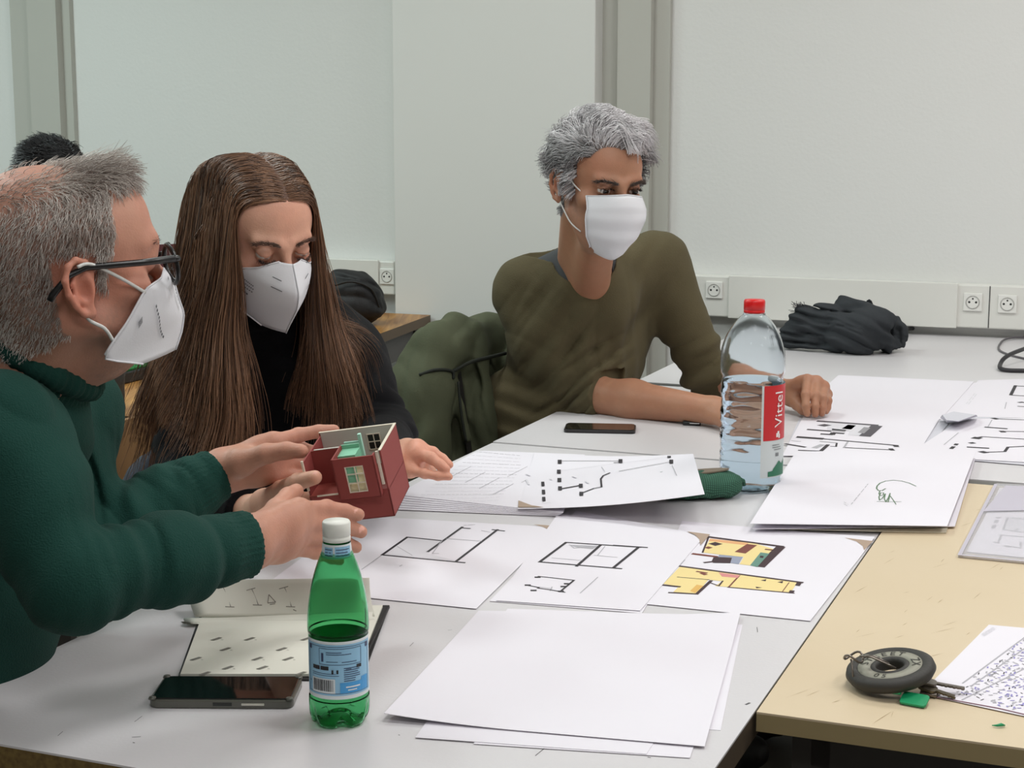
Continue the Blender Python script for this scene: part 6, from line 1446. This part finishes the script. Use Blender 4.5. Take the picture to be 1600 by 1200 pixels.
# =================================================================== man in olive
def man_olive():
    root = person('man with wavy grey hair and pleated white mask, in an olive V-neck sweater', (.03, 3.56, 0))
    F = Frame((0, 0, 0), R(-64), R(9), R(2), 1.02); F.o = w(970, 298, 3.06)-F.m @ np.array([0, .088, .011])*F.s
    S = Sdf(); head_prims(S, F, lid_drop=.02, jaw=.95, ears=1.0)
    s1, s2 = w(822, 452, 3.44), w(1028, 412, 3.52); nb = w(912, 418, 3.43); ch = w(905, 500, 3.49)
    S.cap(F(0, -.030, -.03), nb, .052, .058, .03); S.cap(F(0, .030, -.085), nb+A3((.01, -.07, -.03)), .034, .04, .04)
    S.cap(nb-A3((0, 0, .11)), (.05, 3.58, .62), .06, .10, .04); S.cap(nb-A3((0, 0, .07)), s1, .045, .040, .03); S.cap(nb-A3((0, 0, .07)), s2, .045, .040, .03); S.ell(nb+A3((.01, -.035, -.085)), (.085, .045, .07), None, .04)
    e1, w1 = w(926, 617, 3.37), w(1112, 641, 3.19); e2, w2 = w(1108, 588, 3.50), w(1231, 613, 3.36)
    S.cap(s1, e1, .046, .040, .03); S.cap(e1, lerp(e1, w1, .35), .040, .041, .02); S.cap(lerp(e1, w1, .35), w1, .041, .0275, .02)
    S.cap(s2, e2, .046, .038, .03); S.cap(e2, lerp(e2, w2, .4), .038, .037, .02); S.cap(lerp(e2, w2, .4), w2, .037, .026, .02)
    hand_prims(S, w1, [w(1168, 636, 3.11), w(1166, 646, 3.10), w(1162, 655, 3.095), w(1156, 663, 3.09)],
               [[w(1196, 644, 3.07), w(1204, 658, 3.05), w(1200, 668, 3.04)], [w(1192, 654, 3.06), w(1200, 667, 3.045), w(1194, 676, 3.035)], [w(1186, 664, 3.05), w(1192, 675, 3.04), w(1186, 681, 3.035)], [w(1178, 670, 3.05), w(1182, 679, 3.045), w(1176, 683, 3.04)]],
               [w(1136, 655, 3.14), w(1150, 664, 3.10), w(1160, 672, 3.07), w(1168, 677, 3.05)], r=.0088, palm_t=.013)
    hand_prims(S, w2, [w(1261, 594, 3.31), w(1276, 596, 3.315), w(1287, 604, 3.32), w(1292, 616, 3.33)],
               [[w(1259, 617, 3.265), w(1259, 634, 3.25), w(1261, 646, 3.245)], [w(1274, 618, 3.27), w(1273, 635, 3.255), w(1274, 647, 3.25)], [w(1286, 622, 3.275), w(1285, 637, 3.265), w(1284, 646, 3.26)], [w(1294, 626, 3.285), w(1293, 637, 3.28), w(1291, 643, 3.275)]],
               [w(1238, 622, 3.34), w(1246, 632, 3.31), w(1254, 640, 3.29), w(1262, 644, 3.28)], r=.0092, palm_t=.0135, k=.004)
    V_, Q = S.mesh(.0025); V_[:, 2] = np.where(V_[:, 2] < .7535, np.where(V_[:, 2] > .70, np.maximum(V_[:, 2], .7555), V_[:, 2]), V_[:, 2]) if False else V_[:, 2]
    L = F.inv(V_)
    def hairC(L):
        x, y, z = L.T; ax = np.abs(x); line = np.where(z > .065, .076-ax*.35, np.where(z > .025, .036, .024))
        ear = (ax > .055) & (y > -.034) & (z < .036) & ~((y > .006) & (z > -.014))
        return ((y < line) & (z > -.045-.02*np.clip(-y/.08, 0, 1)) & ~ear & ~((z < -.01) & (y > -.024))).astype(float)
    col = skin_cols(V_, SKIN['C']*.88, F, red=[(F(.085, -.01, .0), .03, .35), (F(0, .11, -.01), .02, .2), (w(1275, 640, 3.27), .03, .2)], beard=.35, scalp=lambda L: (hairC(L)*.85, np.array(srgb(96, 92, 90))))
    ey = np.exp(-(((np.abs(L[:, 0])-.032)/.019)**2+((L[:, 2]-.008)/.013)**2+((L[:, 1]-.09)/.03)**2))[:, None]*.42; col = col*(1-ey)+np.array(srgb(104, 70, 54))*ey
    fast_mesh('body', V_, Q, m_skin, root, col, origin=root.location)
    eyes(F, root, (.12, .95, -.22), (56, 40, 30))
    arc_hairs('eyebrow', F, root, [(.011, .098, .024), (.026, .097, .0275), (.040, .090, .0285), (.052, .077, .024)], 240, .010, .00045, (74, 60, 52), (.85, .15, .1), 3, .0015)
    arc_hairs('eyelash', F, root, [(.018, .0925, .0125), (.026, .0945, .0155), (.036, .0935, .0155), (.044, .0865, .0115)], 90, .006, .00045, (34, 26, 24), (.2, .85, -.1), 5, .001)
    # wavy hair
    P, N = pick(V_, Q, 90000, 7); Lr = F.inv(P); ok = (hairC(Lr) > .5) & (np.abs(Lr[:, 0]) < .1) & (Lr[:, 1] > -.13) & (Lr[:, 2] < .15); P, N, Lr = P[ok][:9000], N[ok][:9000], Lr[ok][:9000]; n = len(P)
    x, y, z = Lr.T; rg = np.random.RandomState(4); top = np.clip((z-.055)/.05, 0, 1)
    Ln = .013+.050*top+rg.uniform(-.003, .006, n); Ln[z < .015] *= .6; tp = top[:, None]; clump = np.stack([vnoise(Lr*26, 11+k) for k in range(3)], 1)
    def flow(Lp, t, rg_):
        n_ = len(Lp); s_ = np.sign(Lp[:, :1]); back = np.concatenate([s_*.25, -.45*np.ones((n_, 1)), -.65*np.ones((n_, 1))], 1)
        tt = np.concatenate([-.75*np.ones((n_, 1)), .12*np.ones((n_, 1)), (.55-1.5*t)*np.ones((n_, 1))], 1); return back*(1-tp)+tt*tp+clump*.8
    Hc = Sdf(); Hc.ell(F(0, -.016, .048), np.array((.076, .096, .084))*F.s, F.m, .02); Hc.ell(F(0, .030, .040), np.array((.066, .058, .062))*F.s, F.m, .025)
    C = hair_guides(F, lambda P_: Hc.ev(P_, disp=False), P, N, Ln, 10, flow, off0=.024, stiff=.45, jitter=.07, seed=3,
                    wave=lambda C: np.stack([np.stack([vnoise(C[:, j]*48+k*9, 20+k) for k in range(3)], 1) for j in range(C.shape[1])], 1)*.011*np.linspace(0, 1, C.shape[1])[None, :, None])
    shade = np.clip(.25+.55*top+.45*vnoise(Lr*34, 8)+rg.normal(0, .14, n), 0, 1)[:, None]; lo_, hi_ = np.array(srgb(122, 121, 121)), np.array(srgb(244, 240, 242))
    strand_mesh('hair', C, .00085, m_hair, root, root.location, lo_*(1-shade)+hi_*shade, taper=.4)
    # pleated mask
    n_, m_ = 26, 22; vs = []; qs = []
    def prof(t): z_ = .008-t*.130; y_ = np.interp(t, [0, .18, .45, .7, .9, 1], [.112, .128, .128, .120, .104, .086]); wd = np.interp(t, [0, .35, .7, 1], [.060, .066, .056, .030]); return y_, z_, wd
    def mp(a, t, off=0):
        y_, z_, wd = prof(t); z2 = z_-.012*abs(a)**1.5*max(0, 1-t/.5)+.012*abs(a)**2*(t > .5)*(t-.5)*2; drop = (abs(a)**2.1)*(.047 if t < .5 else .047-.008*(t-.5)*2)
        pl = .0016*math.sin(t*math.pi*7)*(1-abs(a)**3); return F(a*wd, y_-drop+pl+off, z2)
    for j in range(m_+1):
        for i in range(n_+1): vs.append(mp(-1+2*i/n_, j/m_))
    for j in range(m_):
        for i in range(n_): k = j*(n_+1)+i; qs.append((k, k+1, k+n_+2, k+n_+1))
    mk = link_mesh('face_mask', [Vector(v)-root.location for v in vs], qs, [m_mask], root, smooth=True); mk['label'] = 'pleated white face mask'
    sd = mk.modifiers.new('thick', 'SOLIDIFY'); sd.thickness = .0014; sd.offset = -1
    b = MB(); b.tube([Vector(mp(-1+2*i/16, 0, .0006))-root.location for i in range(17)], .0013, 6)
    for a in (-1, 1): b.tube([Vector(mp(a, i/10, .0006))-root.location for i in range(11)], .0012, 6)
    b.build('mask_seams', m_mask, mk)
    for sg in (1, -1):
        for pts in ([(.060*sg, .045, .000), (.068*sg, .030, .010), (.078*sg, .005, .030), (.084*sg, -.014, .026)], [(.054*sg, .050, -.075), (.066*sg, .028, -.062), (.076*sg, .004, -.034), (.082*sg, -.012, -.016)]):
            st = MB(); st.tube([Vector(tuple(F(*p)))-root.location for p in smoothpoly(pts, 5)], .0014, 6); st.build('mask_strap', m_strap, mk)
    # sweater with a V neck over a grey tee
    def torso(g):
        K = Sdf(); mm = Frame((0, 0, 0), R(-48), R(12)).m
        K.ell(ch-A3((0, 0, .02)), (.185+g, .115+g, .19+g), mm, .06); K.cap(ch-A3((0, 0, .10)), (.02, 3.55, .60), .125+g, .15+g, .06)
        K.cap(nb-A3((0, 0, .032)), s1, .066+g, .056+g, .05); K.cap(nb-A3((0, 0, .032)), s2, .066+g, .056+g, .05)
        K.ell(nb+A3((.0, -.035, -.075)), (.11+g, .065+g, .08+g), None, .04); return K
    fd = F.m[:, 1]; nv = A3((.35, -.93, 0))
    K = torso(.004)
    K.cap(s1, e1, .062, .054, .05); K.cap(e1, lerp(e1, w1, .10), .054, .050, .02)
    K.cap(s2, e2, .062, .050, .05); K.cap(e2, lerp(e2, w2, .25), .052, .044, .02)
    K.cut(lerp(e1, w1, .10), w1-e1); K.cut(lerp(e2, w2, .30), w2-e2)
    vo = w(937, 464, 3.36); vu_ = w(912, 402, 3.42)-vo; vu_ /= np.linalg.norm(vu_); vx = s2-s1; vx -= vu_*(vx @ vu_); vx /= np.linalg.norm(vx); vy = np.cross(vu_, vx); vy *= (1 if vy[1] < 0 else -1)
    def vee(hw, sl, dep, z0=0.0, x0=0.0):
        def f(P):
            X = P-vo; x, y, z = X @ vx, X @ vy, X @ vu_-z0
            return np.maximum(np.maximum(np.abs(x-x0)-hw-sl*np.maximum(z, 0)+.6*np.maximum(-z, 0), -z-.004), -(y+dep))*.75
        return f
    top_ = F(0, -.02, -.06)
    nring = ('c', nb, top_, .066, .070); K.post += [vee(.010, .70, .035), lambda P: K._one(nring, P)]
    K.fold(lerp(s1, ch, .3), .13, (.6, .1, .7), .070, .007, .4, 1); K.fold(e1, .085, (e1-s1)*1.0+A3((.02, 0, 0)), .026, .012, .6, 2); K.fold(lerp(s1, e1, .5), .10, (e1-s1)+A3((.15, 0, 0)), .040, .012, .5, 3)
    K.fold(e2, .09, (e2-s2), .036, .012, .5, 4); K.fold(lerp(s2, ch, .3), .12, (.7, 0, -.5), .060, .010, .4, 5); K.fold(ch+A3((.02, -.1, -.08)), .16, (1, .2, .15), .070, .006, .6, 6)
    K.fold(w(790, 640, 3.42), .12, (.4, .2, 1), .06, .013, .6, 7)
    K.cap(w(800, 640, 3.46), w(850, 672, 3.42), .075, .060, .05); 
    V2, Q2 = K.mesh(.0032); fast_mesh('sweater', V2, Q2, knit('olive_knit', srgb(92, 84, 62), 420, .35), root, origin=root.location)
    G = torso(-.003); nr2 = ('c', nb+vx*.006, top_, .050, .052); G.post += [lambda P: G._one(nr2, P), vee(.020, .26, .060, .026, .014)]; V3, Q3 = G.mesh(.0035, clip=(np.array([-1, 2, .98]), np.array([2, 5, 2.]))); fast_mesh('tee_shirt', V3, Q3, knit('grey_jersey', srgb(74, 76, 78), 500, .2), root, origin=root.location)
    legs(root, m_trs, m_shoe, (.02, 3.55, .5), (.9, -.4, 0), (.4, .9, 0))
    return F
FC = man_olive()
# =================================================================== person far behind, only the crown shows
def back_person():
    c = W(88, 300, 4.30); root = person('person with short black hair seated far behind the man in green', (c.x, c.y, 0))
    F = Frame((0, 0, 0), R(-30), R(28), 0, .98); F.o = w(92, 272, 4.30)-F.m @ np.array([0, 0, .045])
    S = Sdf(); head_prims(S, F, ears=.9); nb = F(0, -.06, -.17); S.cap(F(0, -.03, -.03), nb, .052, .056, .03)
    s1 = nb+F.m[:, 0]*.17-A3((0, 0, .03)); s2 = nb-F.m[:, 0]*.17-A3((0, 0, .03)); S.cap(nb, s1, .05, .04, .04); S.cap(nb, s2, .05, .04, .04); S.cap(nb, nb-A3((.03, -.02, .35)), .07, .1, .05)
    fw = F.m[:, 1].copy(); fw[2] = 0; fw /= np.linalg.norm(fw)
    e1 = s1+fw*.10-A3((0, 0, .24)); e2 = s2+fw*.10-A3((0, 0, .24)); w1 = e1+fw*.20+F.m[:, 0]*-.08; w2 = e2+fw*.20+F.m[:, 0]*.08; w1[2] = w2[2] = .80; e1[2] = max(e1[2], .80); e2[2] = max(e2[2], .80)
    for a, b, c_, sg in ((s1, e1, w1, 1), (s2, e2, w2, -1)):
        S.cap(a, b, .04, .034, .03); S.cap(b, c_, .034, .024, .02); f = (c_-b)/np.linalg.norm(c_-b); r = np.cross(f, [0, 0, 1.])*sg
        kn = [c_+f*.085+r*d for d in (-.028, -.009, .010, .028)]; S_f = [[k+f*.04, k+f*.062-A3((0, 0, .006)), k+f*.078-A3((0, 0, .014))] for k in kn]
        hand_prims(S, c_, kn, S_f, [c_+f*.03-r*.028, c_+f*.055-r*.045, c_+f*.08-r*.050, c_+f*.10-r*.050])
    V_, Q = S.mesh(.0045); L = F.inv(V_)
    hr = lambda L: ((L[:, 1] < np.where(L[:, 2] > .09, .060, .030)) & (L[:, 2] > -.05) & (np.abs(L[:, 0]) < .12)).astype(float)
    col = skin_cols(V_, SKIN['C'], F, scalp=lambda L: (hr(L), np.array(srgb(20, 18, 20)))); fast_mesh('body', V_, Q, m_skin, root, col, origin=root.location)
    P, N = pick(V_, Q, 60000, 2); Lr = F.inv(P); ok = (hr(Lr) > .5) & (Lr[:, 2] < .15) & (Lr[:, 1] > -.13) & ~((np.abs(Lr[:, 0]) > .05) & (Lr[:, 2] < .035) & (Lr[:, 1] > -.02)); P, N, Lr = P[ok][:7000], N[ok][:7000], Lr[ok][:7000]
    rg = np.random.RandomState(3); n = len(P); cl = np.stack([vnoise(Lr*22, 5+k) for k in range(3)], 1)
    def flow(Lp, t, r_): s_ = np.sign(Lp[:, :1]); return np.concatenate([s_*.5, -.45*np.ones((n, 1)), (.35-1.2*t)*np.ones((n, 1))], 1)+cl*.7
    C = hair_guides(F, None, P, N, rg.uniform(.020, .042, n), 7, flow, stiff=.5, jitter=.14, seed=2)
    strand_mesh('hair', C, .0010, m_hair, root, root.location, np.array(srgb(24, 22, 24))[None]*rg.uniform(.6, 1.5, (n, 1)), taper=.4)
    K = Sdf(); K.cap(nb-A3((0, 0, .03)), s1, .062, .056, .04); K.cap(nb-A3((0, 0, .03)), s2, .062, .056, .04); K.cap(nb-A3((0, 0, .08)), nb-A3((.05, -.04, .42)), .13, .14, .06)
    for a, b, c_ in ((s1, e1, w1), (s2, e2, w2)): K.cap(a, b, .056, .048, .04); K.cap(b, c_, .048, .036, .02); K.cut(lerp(b, c_, .92), c_-b)
    nr = ('c', nb, F(0, -.03, -.05), .060, .062); K.post.append(lambda P: K._one(nr, P)); V_, Q = K.mesh(.006); fast_mesh('sweater', V_, Q, knit('grey_knit', srgb(52, 54, 60), 400, .3), root, origin=root.location)
    legs(root, m_trs, m_shoe, (c.x-.05, c.y+.05, .5), (.85, -.5, 0), (.5, .85, 0))
back_person()
add_lamps()
